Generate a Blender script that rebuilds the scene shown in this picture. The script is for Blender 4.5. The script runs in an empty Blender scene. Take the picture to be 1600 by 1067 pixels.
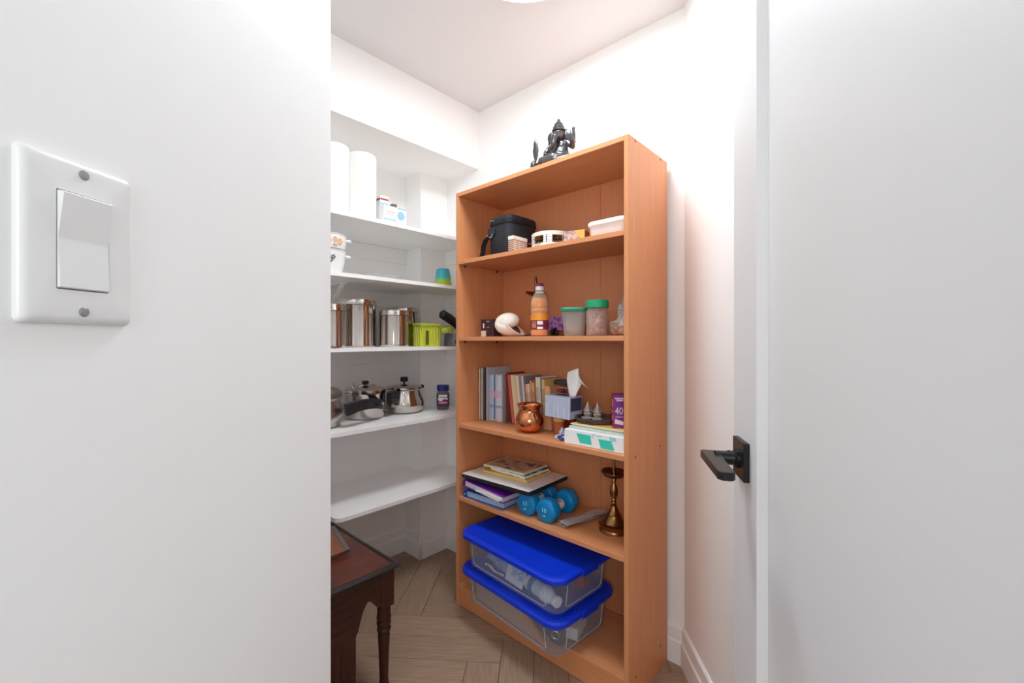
import bpy, bmesh, math, random
from mathutils import Vector, Matrix, noise
import numpy as np
random.seed(7)
sc = bpy.context.scene
COL = sc.collection
PI = math.pi
R = math.radians

# ------------------------------------------------------------------ camera
CAM_Z = 1.1583
cam_data = bpy.data.cameras.new('camera')
cam_data.sensor_width = 36.0
cam_data.lens = 675.7 / 1600 * 36.0
cam_data.shift_y = -(533.5 - 531.16) / 1600
cam_data.clip_start = 0.02
cam = bpy.data.objects.new('camera', cam_data)
cam.location = (0, 0, CAM_Z)
cam.rotation_euler = (PI / 2, 0, 0)
COL.objects.link(cam)
sc.camera = cam

# ------------------------------------------------------------------ light and exposure
world = bpy.data.worlds.new('world')
sc.world = world
world.use_nodes = True
wb = world.node_tree.nodes['Background']
wb.inputs[0].default_value = (0.93, 0.96, 1.0, 1)
wb.inputs[1].default_value = 0.5
LAMP_STRENGTH = 29          # the pantry's own ceiling lamp (its diffuser, built further down)
def area(name, loc, target, size, watt, color=(1, 1, 1)):
    d = bpy.data.lights.new(name, 'AREA')
    d.shape = 'DISK'; d.size = size; d.energy = watt; d.color = color
    o = bpy.data.objects.new(name, d)
    o.location = loc
    o.rotation_euler = (Vector(target) - Vector(loc)).to_track_quat('-Z', 'Y').to_euler()
    COL.objects.link(o)
    return o
area('fill_light', (-0.22, -1.10, 1.4), (0.1, 1.6, 0.7), 0.8, 11, (0.95, 0.98, 1.0))  # added soft fill from behind the camera, not a lamp of the place
sc.view_settings.view_transform = 'Standard'
sc.view_settings.look = 'None'
sc.view_settings.gamma = 1.0
sc.view_settings.use_curve_mapping = False
sc.view_settings.exposure = 0.35
sc.cycles.max_bounces = 16
sc.cycles.diffuse_bounces = 12
sc.cycles.transparent_max_bounces = 24

# ------------------------------------------------------------------ the pantry frame
# s runs along the bookcase front, t runs from that front into the back right wall, z up
A = 0.7372
O = Vector((-0.2456, 1.896))
U = Vector((math.cos(A), -math.sin(A)))
V = Vector((math.sin(A), math.cos(A)))
def W2(s, t):
    return O + U * s + V * t
def W3(s, t, z):
    q = W2(s, t)
    return Vector((q.x, q.y, z))

# ------------------------------------------------------------------ materials
def lin(c):
    out = []
    for v in c[:3]:
        v /= 255.0
        out.append(v / 12.92 if v <= 0.04045 else ((v + 0.055) / 1.055) ** 2.4)
    return (*out, 1.0)

MATS = {}
def pm(name, rgb, rough=0.5, metal=0.0, var=0.05, scale=18.0, stretch=(1, 1, 1), bump=0.0, bscale=None,
       trans=0.0, ior=1.45, coat=0.0, rand=0.0, rgb2=None, spec=0.5):
    """one procedural surface: base colour broken up by noise, optional fine relief"""
    if name in MATS:
        return MATS[name]
    m = bpy.data.materials.new(name)
    m.use_nodes = True
    nt = m.node_tree
    n, l = nt.nodes, nt.links
    p = n['Principled BSDF']
    tc = n.new('ShaderNodeTexCoord')
    mp = n.new('ShaderNodeMapping')
    mp.inputs['Scale'].default_value = stretch
    l.new(tc.outputs['Object'], mp.inputs[0])
    nz = n.new('ShaderNodeTexNoise')
    nz.inputs['Scale'].default_value = scale
    nz.inputs['Detail'].default_value = 5
    l.new(mp.outputs[0], nz.inputs['Vector'])
    base = lin(rgb)
    c2 = lin(rgb2) if rgb2 else tuple(min(1, x * (1 + var)) for x in base[:3]) + (1,)
    c1 = base if rgb2 else tuple(x * (1 - var) for x in base[:3]) + (1,)
    rp = n.new('ShaderNodeValToRGB')
    rp.color_ramp.elements[0].position = 0.3
    rp.color_ramp.elements[1].position = 0.7
    rp.color_ramp.elements[0].color = c1
    rp.color_ramp.elements[1].color = c2
    l.new(nz.outputs['Fac'], rp.inputs[0])
    colour = rp.outputs[0]
    if rand:
        oi = n.new('ShaderNodeObjectInfo')
        mr = n.new('ShaderNodeMapRange')
        mr.inputs['To Min'].default_value = 1 - rand
        mr.inputs['To Max'].default_value = 1 + rand
        l.new(oi.outputs['Random'], mr.inputs['Value'])
        hs = n.new('ShaderNodeHueSaturation')
        l.new(mr.outputs[0], hs.inputs['Value'])
        l.new(colour, hs.inputs['Color'])
        colour = hs.outputs[0]
    l.new(colour, p.inputs['Base Color'])
    p.inputs['Roughness'].default_value = rough
    p.inputs['Metallic'].default_value = metal
    p.inputs['Specular IOR Level'].default_value = spec
    p.inputs['Transmission Weight'].default_value = trans
    p.inputs['IOR'].default_value = ior
    p.inputs['Coat Weight'].default_value = coat
    if bump:
        bz = n.new('ShaderNodeTexNoise')
        bz.inputs['Scale'].default_value = bscale or scale * 4
        bz.inputs['Detail'].default_value = 3
        l.new(mp.outputs[0], bz.inputs['Vector'])
        b = n.new('ShaderNodeBump')
        b.inputs['Strength'].default_value = bump
        b.inputs['Distance'].default_value = 0.002
        l.new(bz.outputs['Fac'], b.inputs['Height'])
        l.new(b.outputs[0], p.inputs['Normal'])
    MATS[name] = m
    return m

def clear(name, tint, see=0.75, rough=0.12, body=None, drop=0.5):
    """thin see-through plastic or glass wall: mostly transparent with a little body and gloss"""
    if name in MATS:
        return MATS[name]
    m = bpy.data.materials.new(name)
    m.use_nodes = True
    n, l = m.node_tree.nodes, m.node_tree.links
    p = n['Principled BSDF']
    p.inputs['Base Color'].default_value = lin(body or tint)
    p.inputs['Roughness'].default_value = rough
    tr = n.new('ShaderNodeBsdfTransparent')
    tr.inputs[0].default_value = lin(tint)
    mx = n.new('ShaderNodeMixShader')
    lw = n.new('ShaderNodeLayerWeight')
    lw.inputs[0].default_value = 0.25
    mr = n.new('ShaderNodeMapRange')
    mr.inputs['To Min'].default_value = see
    mr.inputs['To Max'].default_value = max(0.0, see - drop)
    l.new(lw.outputs['Facing'], mr.inputs[0])
    l.new(mr.outputs[0], mx.inputs[0])
    l.new(p.outputs[0], mx.inputs[1])
    l.new(tr.outputs[0], mx.inputs[2])
    l.new(mx.outputs[0], n['Material Output'].inputs[0])
    MATS[name] = m
    return m

def wood(name, rgb, rgb2, axis, rough=0.42, rand=0.0, scale=9.0):
    st = {'x': (0.6, 9, 9), 'y': (9, 0.6, 9), 'z': (9, 9, 0.6)}[axis]
    return pm(name, rgb, rough=rough, scale=scale, stretch=st, rgb2=rgb2, bump=0.04, bscale=40, rand=rand)

def grid_mat(name, c_a, c_b, scale, rough=0.5, kind='brick', off=0.0, mortar=0.12, rot=(0, 0, 0)):
    if name in MATS:
        return MATS[name]
    m = bpy.data.materials.new(name)
    m.use_nodes = True
    n, l = m.node_tree.nodes, m.node_tree.links
    p = n['Principled BSDF']
    tc = n.new('ShaderNodeTexCoord')
    mp = n.new('ShaderNodeMapping')
    mp.inputs['Rotation'].default_value = rot
    l.new(tc.outputs['Object'], mp.inputs[0])
    br = n.new('ShaderNodeTexBrick')
    br.offset = off
    br.inputs['Scale'].default_value = scale
    br.inputs['Mortar Size'].default_value = mortar
    br.inputs['Brick Width'].default_value = 1.0
    br.inputs['Row Height'].default_value = 1.0
    br.inputs['Color1'].default_value = lin(c_a)
    br.inputs['Color2'].default_value = lin(c_a)
    br.inputs['Mortar'].default_value = lin(c_b)
    l.new(mp.outputs[0], br.inputs['Vector'])
    l.new(br.outputs[0], p.inputs['Base Color'])
    p.inputs['Roughness'].default_value = rough
    MATS[name] = m
    return m

def print_mat(name, stops, scale=14.0, rough=0.45, detail=3.0):
    """printed picture: blotches of a few ink colours"""
    if name in MATS:
        return MATS[name]
    m = bpy.data.materials.new(name)
    m.use_nodes = True
    n, l = m.node_tree.nodes, m.node_tree.links
    p = n['Principled BSDF']
    tc = n.new('ShaderNodeTexCoord')
    nz = n.new('ShaderNodeTexNoise')
    nz.inputs['Scale'].default_value = scale
    nz.inputs['Detail'].default_value = detail
    l.new(tc.outputs['Object'], nz.inputs['Vector'])
    rp = n.new('ShaderNodeValToRGB')
    k = len(stops)
    els = rp.color_ramp.elements
    els[0].position = 0.3; els[0].color = lin(stops[0])
    els[1].position = 0.7; els[1].color = lin(stops[-1])
    for i in range(1, k - 1):
        e = els.new(0.3 + 0.4 * i / (k - 1)); e.color = lin(stops[i])
    l.new(nz.outputs['Fac'], rp.inputs[0])
    l.new(rp.outputs[0], p.inputs['Base Color'])
    p.inputs['Roughness'].default_value = rough
    MATS[name] = m
    return m

def grad_mat(name, stops, z0, z1, rough=0.3, trans=0.0):
    if name in MATS:
        return MATS[name]
    m = bpy.data.materials.new(name)
    m.use_nodes = True
    n, l = m.node_tree.nodes, m.node_tree.links
    p = n['Principled BSDF']
    tc = n.new('ShaderNodeTexCoord')
    sx = n.new('ShaderNodeSeparateXYZ')
    l.new(tc.outputs['Object'], sx.inputs[0])
    mr = n.new('ShaderNodeMapRange')
    mr.inputs['From Min'].default_value = z0
    mr.inputs['From Max'].default_value = z1
    l.new(sx.outputs[2], mr.inputs[0])
    rp = n.new('ShaderNodeValToRGB')
    els = rp.color_ramp.elements
    els[0].position = stops[0][0]; els[0].color = lin(stops[0][1])
    els[1].position = stops[-1][0]; els[1].color = lin(stops[-1][1])
    for q, c in stops[1:-1]:
        e = els.new(q); e.color = lin(c)
    l.new(mr.outputs[0], rp.inputs[0])
    l.new(rp.outputs[0], p.inputs['Base Color'])
    p.inputs['Roughness'].default_value = rough
    p.inputs['Transmission Weight'].default_value = trans
    MATS[name] = m
    return m

WALL = pm('wall_paint', (246, 246, 245), rough=0.6, var=0.006, scale=3, bump=0.03, bscale=350)
CEIL = pm('ceiling_paint', (228, 229, 230), rough=0.75, var=0.006, scale=3, bump=0.04, bscale=300)
DOORP = pm('door_paint', (230, 230, 231), rough=0.45, var=0.006, scale=2)
TRIM = pm('trim_paint', (244, 244, 244), rough=0.4, var=0.006, scale=3)
SHELFW = pm('shelf_melamine', (246, 246, 245), rough=0.4, var=0.008, scale=4)
WZ = wood('laminate_upright', (206, 136, 90), (213, 145, 99), 'z')
WX = wood('laminate_shelf', (206, 136, 90), (213, 145, 99), 'x')
WB = wood('laminate_back', (200, 128, 84), (206, 136, 92), 'z')
MAHOG = wood('mahogany', (46, 20, 15), (72, 32, 21), 'y', rough=0.25)
MAHOGZ = wood('mahogany_leg', (44, 19, 15), (76, 31, 21), 'z', rough=0.25)
TOPW = pm('mahogany_top', (62, 24, 15), rough=0.3, scale=14, stretch=(6, 1, 6), rgb2=(106, 44, 26), bump=0.03, coat=0.3)
BLACKW = pm('ebonised_edge', (40, 34, 32), rough=0.3, var=0.1)
STEEL = pm('polished_steel', (205, 198, 192), rough=0.1, metal=1.0, var=0.02)
STEELB = pm('brushed_steel', (190, 184, 178), rough=0.28, metal=1.0, var=0.03)
COPPER = pm('copper', (214, 140, 100), rough=0.16, metal=1.0, var=0.06, scale=30)
BRASS = pm('aged_brass', (150, 112, 70), rough=0.3, metal=1.0, var=0.15, scale=30)
SILVER = pm('silver', (215, 210, 205), rough=0.25, metal=1.0, var=0.05)
BRONZE = pm('dark_bronze', (92, 90, 92), rough=0.28, metal=0.85, var=0.15, scale=40)
BLACK = pm('black_plastic', (28, 28, 30), rough=0.4, var=0.1)
BLACKM = pm('black_metal', (30, 29, 29), rough=0.35, metal=0.3, var=0.1)
HBLACK = pm('black_phenolic', (38, 39, 42), rough=0.45, var=0.1)
FABRIC = pm('black_nylon', (36, 37, 44), rough=0.75, var=0.15, scale=120, bump=0.2, bscale=500)
PAPER = pm('paper', (232, 228, 218), rough=0.8, var=0.03, scale=60)
WHITE = pm('white_plastic', (238, 238, 238), rough=0.35, var=0.01)
TOWEL = pm('paper_towel', (240, 239, 236), rough=0.85, var=0.02, scale=60, bump=0.3, bscale=160)
CARD = pm('cardboard', (176, 132, 92), rough=0.8, var=0.06, scale=30)
PORC = pm('porcelain', (240, 240, 240), rough=0.2, var=0.01)
LBLUE = pm('lid_blue', (12, 56, 214), rough=0.28, var=0.05, scale=5)
TOTE = clear('tote_plastic', (246, 247, 250), see=0.955, rough=0.2, body=(216, 220, 228), drop=0.3)
CLEARP = clear('clear_plastic', (246, 246, 246), see=0.85, rough=0.1, body=(235, 235, 235))
MILKY = clear('milky_plastic', (240, 240, 240), see=0.66, rough=0.35, body=(214, 210, 206))

# ------------------------------------------------------------------ mesh helpers
class MB:
    def __init__(s):
        s.bm = bmesh.new()
    def _xf(s, verts, M):
        if M is not None:
            bmesh.ops.transform(s.bm, matrix=M, verts=verts)
    def box(s, x0, x1, y0, y1, z0, z1, bev=0.0, seg=2, M=None):
        r = bmesh.ops.create_cube(s.bm, size=1.0)
        vs = r['verts']
        for v in vs:
            v.co = Vector(((x0 + x1) / 2 + v.co.x * (x1 - x0), (y0 + y1) / 2 + v.co.y * (y1 - y0), (z0 + z1) / 2 + v.co.z * (z1 - z0)))
        if bev:
            es = list({e for v in vs for e in v.link_edges})
            r2 = bmesh.ops.bevel(s.bm, geom=es, offset=bev, segments=seg, profile=0.5, affect='EDGES')
            vs = list({v for f in r2['faces'] for v in f.verts} | {v for v in vs if v.is_valid})
        s._xf(vs, M)
        return s
    def loft(s, rings, cap0=True, cap1=True, closed=True, M=None):
        bm = s.bm
        vr = [[bm.verts.new(p) for p in ring] for ring in rings]
        k = len(vr[0])
        for a, b in zip(vr, vr[1:]):
            for i in range(k if closed else k - 1):
                j = (i + 1) % k
                try:
                    bm.faces.new((a[i], a[j], b[j], b[i]))
                except ValueError:
                    pass
        if cap0: bm.faces.new(list(reversed(vr[0])))
        if cap1: bm.faces.new(vr[-1])
        s._xf([v for r in vr for v in r], M)
        return s
    def lathe(s, prof, seg=32, c=(0, 0, 0), M=None, cap0=True, cap1=True, wob=None):
        rings = []
        for r, z in prof:
            r = max(r, 0.0004)
            ring = []
            for i in range(seg):
                a = 2 * PI * i / seg
                rr = r * (wob(a, z) if wob else 1)
                ring.append(Vector((c[0] + rr * math.cos(a), c[1] + rr * math.sin(a), c[2] + z)))
            rings.append(ring)
        return s.loft(rings, cap0, cap1, M=M)
    def tube(s, pts, r, seg=10, M=None, flat=1.0):
        pts = [Vector(p) for p in pts]
        rs = r if isinstance(r, (list, tuple)) else [r] * len(pts)
        rings = []
        up = Vector((0, 0, 1))
        for i, p in enumerate(pts):
            d = (pts[min(i + 1, len(pts) - 1)] - pts[max(i - 1, 0)]).normalized()
            x = d.cross(up)
            if x.length < 1e-3: x = d.cross(Vector((0, 1, 0)))
            x.normalize()
            y = x.cross(d).normalized()
            rings.append([p + x * math.cos(2 * PI * k / seg) * rs[i] + y * math.sin(2 * PI * k / seg) * rs[i] * flat for k in range(seg)])
        return s.loft(rings, M=M)
    def prism(s, poly, d0, d1, axis='z', M=None):
        def P(a, b, d):
            return Vector((a, b, d)) if axis == 'z' else (Vector((a, d, b)) if axis == 'y' else Vector((d, a, b)))
        return s.loft([[P(a, b, d0) for a, b in poly], [P(a, b, d1) for a, b in poly]], M=M)
    def ell(s, c, r, M=None, sub=2):
        q = bmesh.ops.create_icosphere(s.bm, subdivisions=sub, radius=1.0)
        r = r if isinstance(r, (tuple, list)) else (r, r, r)
        for v in q['verts']:
            v.co = Vector((v.co.x * r[0], v.co.y * r[1], v.co.z * r[2]))
        s._xf(q['verts'], Matrix.Translation(Vector(c)) @ (M or Matrix.Identity(4)))
        return s
    def crumple(s, c, r, seed, amp=0.35, freq=18.0, flat=True, sub=3):
        q = bmesh.ops.create_icosphere(s.bm, subdivisions=sub, radius=1.0)
        for v in q['verts']:
            n = v.co.normalized()
            k = 1 + amp * noise.cell(n * freq * 0.15 + Vector((seed, 0, 0))) * 0.4 + amp * noise.noise(n * freq * 0.1 + Vector((0, seed, 0)))
            z = n.z * r[2] * k
            if flat: z = max(z, -r[2] * 0.8)
            v.co = Vector((c[0] + n.x * r[0] * k, c[1] + n.y * r[1] * k, c[2] + z))
        return s
    def sheet(s, grid, th=0.0006):
        """thin sheet from a grid of points, given real thickness"""
        bm = s.bm
        g = [[bm.verts.new(Vector(p)) for p in row] for row in grid]
        fs = []
        for i in range(len(g) - 1):
            for j in range(len(g[0]) - 1):
                fs.append(bm.faces.new((g[i][j], g[i + 1][j], g[i + 1][j + 1], g[i][j + 1])))
        bmesh.ops.recalc_face_normals(bm, faces=fs)
        bmesh.ops.solidify(bm, geom=fs, thickness=th)
        return s

def rr(w, d, r, z, cx=0.0, cy=0.0, n=5):
    """ring of a rounded rectangle"""
    pts = []
    for qx, qy, a0 in ((1, 1, 0), (-1, 1, 90), (-1, -1, 180), (1, -1, 270)):
        for k in range(n + 1):
            a = R(a0 + 90 * k / n)
            pts.append(Vector((cx + qx * (w / 2 - r) + r * math.cos(a), cy + qy * (d / 2 - r) + r * math.sin(a), z)))
    return pts

def link(name, b, m, parent=None, smooth=False):
    me = bpy.data.meshes.new(name)
    bm = b.bm if isinstance(b, MB) else b
    bmesh.ops.recalc_face_normals(bm, faces=bm.faces)
    if smooth:
        ang = 0.6 if smooth is True else smooth
        for f in bm.faces: f.smooth = True
        for e in bm.edges:
            if len(e.link_faces) == 2 and e.calc_face_angle(0) > ang: e.smooth = False
    bm.to_mesh(me)
    bm.free()
    me.materials.append(m)
    o = bpy.data.objects.new(name, me)
    COL.objects.link(o)
    if parent is not None: o.parent = parent
    return o

def tag(o, label=None, cat=None, group=None, kind=None):
    if label: o['label'] = label
    if cat: o['category'] = cat
    if group: o['group'] = group
    if kind: o['kind'] = kind
    return o

def seat(o, s, t, z, rot=0.0, tilt=None):
    o.location = W3(s, t, z + (0.0006 if z > 0.01 else 0.0))
    if tilt:
        o.rotation_mode = 'QUATERNION'
        q = Matrix.Rotation(-A + rot, 3, 'Z') @ tilt
        o.rotation_quaternion = q.to_quaternion()
    else:
        o.rotation_euler = (0, 0, -A + rot)
    return o

def thing(name, label, cat, s, t, z, rot=0.0, group=None, tilt=None):
    o = bpy.data.objects.new(name, None)
    o.empty_display_size = 0.05
    COL.objects.link(o)
    seat(o, s, t, z, rot, tilt)
    return tag(o, label, cat, group)

def solo(name, b, m, label, cat, s, t, z, rot=0.0, group=None, smooth=False, tilt=None):
    o = link(name, b, m, None, smooth)
    seat(o, s, t, z, rot, tilt)
    return tag(o, label, cat, group)

def text(name, body, size, m, parent, loc, rot, ext=0.0004, align='CENTER', sx=1.0):
    cu = bpy.data.curves.new(name, 'FONT')
    cu.body = body; cu.size = size; cu.extrude = ext
    cu.align_x = align; cu.align_y = 'CENTER'
    cu.resolution_u = 2
    t = bpy.data.objects.new('tmp', cu)
    COL.objects.link(t)
    me = bpy.data.meshes.new_from_object(t.evaluated_get(bpy.context.evaluated_depsgraph_get()))
    bpy.data.objects.remove(t)
    bpy.data.curves.remove(cu)
    me.materials.clear(); me.materials.append(m)
    o = bpy.data.objects.new(name, me)
    COL.objects.link(o)
    o.parent = parent; o.location = loc; o.rotation_euler = rot; o.scale = (sx, 1, 1)
    return o
FRONT = (PI / 2, 0, 0)                 # text facing -t
RIGHT = (PI / 2, 0, PI / 2)            # text facing +s

def struct(name, b, m, smooth=False, local=False):
    o = link(name, b, m, None, smooth)
    if local: seat(o, 0, 0, 0)
    o['kind'] = 'structure'
    return o

# ------------------------------------------------------------------ floor, ceiling, walls
CEIL_Z = 2.344
WB_T = 0.3145          # back right wall plane
WA_S = -0.59           # back left wall plane
CS = 0.8757            # corner of the back right wall and the side wall
C0 = W2(CS, WB_T)
cdir = Vector((-math.sin(R(3.0)), -math.cos(R(3.0))))       # side wall runs back towards the doorway
cnorm = Vector((-cdir.y, cdir.x)) * -1                       # into the room (towards -x)
if cnorm.x > 0: cnorm = -cnorm
C1 = C0 + cdir * 1.95

b = MB(); b.prism([(-1.9, -1.6), (1.2, -1.6), (1.2, 2.9), (-1.9, 2.9)], -0.05, -0.004)
floor = struct('floor', b, pm('subfloor', (52, 42, 36), rough=0.9))
# herringbone boards, each one a piece of its own
PL, PW = 0.60, 0.12
FA = R(-4.0)
fx, fy = Vector((math.cos(FA), math.sin(FA))), Vector((-math.sin(FA), math.cos(FA)))
F0 = Vector((-0.384, 1.816))
def clip(poly, p, n):
    out = []
    for i in range(len(poly)):
        a, c = poly[i], poly[(i + 1) % len(poly)]
        da, dc = (a - p).dot(n), (c - p).dot(n)
        if da >= 0: out.append(a)
        if da * dc < 0: out.append(a + (c - a) * (da / (da - dc)))
    return out
planes = [(W2(WA_S, 0), U), (W2(0, WB_T), -V), (C0, cnorm), (Vector((0, -0.3)), Vector((0, 1))), (W2(0, -1.0), V), (Vector((-1.3, 0)), Vector((1, 0)))]
PLK = [pm('oak_board_x', (148, 122, 102), rough=0.5, scale=7, stretch=(1.2, 14, 1), rgb2=(172, 144, 122), rand=0.10, bump=0.1, bscale=30),
       pm('oak_board_y', (146, 120, 100), rough=0.5, scale=7, stretch=(14, 1.2, 1), rgb2=(170, 142, 120), rand=0.10, bump=0.1, bscale=30)]
GAP = 0.0008
def board(u0, v0, du, dv, kind):
    poly = [F0 + fx * (u0 + GAP) + fy * (v0 + GAP), F0 + fx * (u0 + du - GAP) + fy * (v0 + GAP), F0 + fx * (u0 + du - GAP) + fy * (v0 + dv - GAP), F0 + fx * (u0 + GAP) + fy * (v0 + dv - GAP)]
    for p, n in planes:
        poly = clip(poly, p, n)
        if len(poly) < 3: return
    ar = abs(sum(poly[i].x * poly[(i + 1) % len(poly)].y - poly[(i + 1) % len(poly)].x * poly[i].y for i in range(len(poly)))) / 2
    if ar < 2e-4: return
    c = sum(poly, Vector((0, 0))) / len(poly)
    bb = MB()
    ins = [q + (c - q).normalized() * 0.0012 for q in poly]
    bb.loft([[Vector((q.x, q.y, -0.004)) for q in poly], [Vector((q.x, q.y, -0.0008)) for q in poly], [Vector((q.x, q.y, 0.0)) for q in ins]])
    for v in bb.bm.verts: v.co -= Vector((c.x, c.y, 0))
    o = link('floor_board', bb, PLK[kind], floor)
    o.location = (c.x, c.y, 0)
NP = int(PL / PW)
for j in range(-26, 26):
    for i in range(-5, 6):
        # classic herringbone: each step moves one board width along the diagonal
        bu = j * PW + i * PL * 2
        bv = j * PW
        board(bu, bv, PL, PW, 0)
        board(bu + PL, bv - PL + PW, PW, PL, 1)

def poly_wall(name, pts, z0, z1, m=WALL):
    b = MB(); b.prism([(p.x, p.y) for p in pts], z0, z1)
    return struct(name, b, m)
def st_box(name, s0, s1, t0, t1, z0, z1, m=WALL):
    return poly_wall(name, [W2(s0, t0), W2(s1, t0), W2(s1, t1), W2(s0, t1)], z0, z1, m)

poly_wall('ceiling', [Vector((-1.9, -0.3)), Vector((1.2, -0.3)), Vector((1.2, 2.9)), Vector((-1.9, 2.9))], CEIL_Z, CEIL_Z + 0.08, CEIL)
st_box('wall_back_left', WA_S - 0.1, WA_S, -1.1, WB_T + 0.1, 0, CEIL_Z)
st_box('wall_back_right', WA_S, CS + 0.12, WB_T, WB_T + 0.1, 0, CEIL_Z)
poly_wall('wall_right', [C0, C1, C1 - cnorm * 0.1, C0 - cnorm * 0.1], 0, CEIL_Z)
st_box('wall_column', WA_S, -0.445, 0.135, WB_T, 0, 2.047)
st_box('wall_soffit', WA_S, -0.186, -1.0, WB_T, 2.047, CEIL_Z)
st_box('wall_far_left', WA_S, 0.64, -1.1, -1.0, 0, CEIL_Z)
# partition with the light switch; its outside corner is rounded like a plaster bead
pd = Vector((0.1005, 1.0)).normalized()
pn = Vector((pd.y, -pd.x))
P0 = Vector((-0.274, 0.659))
pts = []
for k in range(5):
    a = R(90 * k / 4)
    pts.append(P0 - pd * 0.006 - pn * 0.006 + pn * 0.006 * math.cos(a) + pd * 0.006 * math.sin(a))
pts += [P0 - pn * 0.12, P0 - pn * 0.12 - pd * 1.0, P0 - pd * 1.0]
b = MB(); b.prism([(p.x, p.y) for p in pts], 0, CEIL_Z)
struct('wall_left', b, WALL, smooth=0.5)
poly_wall('wall_front', [Vector((0.27, -0.07)), Vector((0.60, -0.07)), Vector((0.60, 0.04)), Vector((0.27, 0.04))], 0, CEIL_Z)
poly_wall('wall_front_header', [Vector((-0.40, -0.07)), Vector((0.27, -0.07)), Vector((0.27, 0.04)), Vector((-0.40, 0.04))], 2.06, CEIL_Z)

# baseboards: stepped profile
BP = [(0, 0), (0.015, 0), (0.015, 0.080), (0.010, 0.086), (0.010, 0.127), (0.006, 0.132), (0, 0.132)]
def baseboard(name, p, q, n):
    b = MB()
    b.loft([[Vector((e.x + n.x * a, e.y + n.y * a, h)) for a, h in BP] for e in (p, q)])
    return struct(name, b, TRIM)
baseboard('baseboard_back_left', W2(WA_S, -1.0), W2(WA_S, 0.135), U)
baseboard('baseboard_column_side', W2(WA_S, 0.135), W2(-0.43, 0.135), -V)
baseboard('baseboard_column_front', W2(-0.445, 0.12), W2(-0.445, WB_T), U)
baseboard('baseboard_back_right', W2(-0.445, WB_T), W2(CS, WB_T), -V)
baseboard('baseboard_right', C0, C1, cnorm)

# ------------------------------------------------------------------ ceiling lamp
o = thing('ceiling_lamp', 'round white flush ceiling lamp glowing above the pantry', 'lamp', 0, 0, 0)
o.location = (0.04, 1.285, CEIL_Z); o.rotation_euler = (0, 0, 0)
b = MB(); b.lathe([(0.205, 0), (0.21, -0.004), (0.21, -0.02), (0.206, -0.024), (0.198, -0.024)], 48)
link('lamp_base', b, WHITE, o, True)
dm = bpy.data.materials.new('lamp_diffuser'); dm.use_nodes = True
pb = dm.node_tree.nodes['Principled BSDF']
pb.inputs['Base Color'].default_value = (0.9, 0.9, 0.88, 1)
pb.inputs['Emission Color'].default_value = (0.89, 0.955, 1.0, 1)
pb.inputs['Emission Strength'].default_value = LAMP_STRENGTH
b = MB(); b.lathe([(0.1975, -0.0243), (0.1975, -0.0262), (0.0, -0.0268)], 48)
link('diffuser', b, dm, o, True)

# ------------------------------------------------------------------ door with lever handle
dd = Vector((0.2232, 0.9748)).normalized()          # hinge to latch
dn = Vector((-dd.y, dd.x))                           # into the pantry
HX = Vector((0.244, 0.065))
door = bpy.data.objects.new('door_1', None); COL.objects.link(door)
door.location = (HX.x, HX.y, 0.0)
door.rotation_euler = (0, 0, math.atan2(dd.y, dd.x))
door['kind'] = 'structure'
DW, DH, ST, REC, DT = 0.76, 2.03, 0.128, 0.013, 0.036
# local: x hinge->latch, y into the pantry (towards the camera side), z up
def stile(name, x0, x1, z0, z1, ix0=0, ix1=0, iz0=0, iz1=0):
    e = 0.010
    b = MB()
    lo = [(x0, z0), (x1, z0), (x1, z1), (x0, z1)]
    top = [(x0 + (0 if not ix0 else 0), z0), (x1, z0), (x1, z1), (x0, z1)]
    rings = []
    # moulded sloping inner edge
    for y, f in ((-DT, 1.0), (-REC, 1.0), (-REC * 0.75, 0.75), (-REC * 0.3, 0.3), (0.0, 0.0)):
        g = e * f
        rings.append([Vector((x0 - g * ix0, y, z0 - g * iz0)), Vector((x1 + g * ix1, y, z0 - g * iz0)), Vector((x1 + g * ix1, y, z1 + g * iz1)), Vector((x0 - g * ix0, y, z1 + g * iz1))])
    b.loft(rings)
    return link(name, b, DOORP, door)
stile('stile', DW - ST, DW, 0.008, DH, ix0=1)
stile('stile', 0, ST, 0.008, DH, ix1=1)
stile('rail', ST, DW - ST, DH - ST, DH, iz0=1)
stile('rail', ST, DW - ST, 0.008, 0.22, iz1=1)
b = MB(); b.box(ST - 0.005, DW - ST + 0.005, -DT + 0.008, -REC, 0.2, DH - ST + 0.02)
link('panel', b, DOORP, door)
# lever set, 60 mm backset
lev = bpy.data.objects.new('door_handle', None); COL.objects.link(lev); lev.parent = door
lev.location = (DW - 0.062, 0.0, 0.954)
b = MB(); b.box(-0.0325, 0.0325, 0.0, 0.0095, -0.0325, 0.0325, 0.0012)
link('rosette', b, BLACKM, lev)
b = MB(); b.lathe([(0.0165, 0.0095), (0.0165, 0.014), (0.0125, 0.017), (0.0115, 0.03), (0.0115, 0.046)], 24, M=Matrix.Rotation(R(-90), 4, 'X'))
b.lathe([(0.0026, 0.0), (0.0026, 0.0128)], 10, M=Matrix.Translation((0.0, 0.024, 0)) @ Matrix.Rotation(R(0), 4, 'X'))
link('neck', b, BLACKM, lev, True)
b = MB()
b.prism([(0.018, 0.036), (0.024, 0.042), (0.024, 0.062), (0.019, 0.0665), (-0.108, 0.0665), (-0.116, 0.060), (-0.116, 0.047), (-0.110, 0.0415), (-0.03, 0.0415), (-0.012, 0.036)], -0.0065, 0.0065)
bmesh.ops.bevel(b.bm, geom=list(b.bm.edges), offset=0.0012, segments=1, affect='EDGES')
link('lever', b, BLACKM, lev)
# hinges on the far side edge, out of the frame but part of the leaf
for hz in (0.25, 1.0, 1.8):
    b = MB(); b.lathe([(0.006, -0.045), (0.006, 0.045)], 12, c=(-0.004, -0.006, hz))
    link('hinge', b, BLACKM, door, True)

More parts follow.
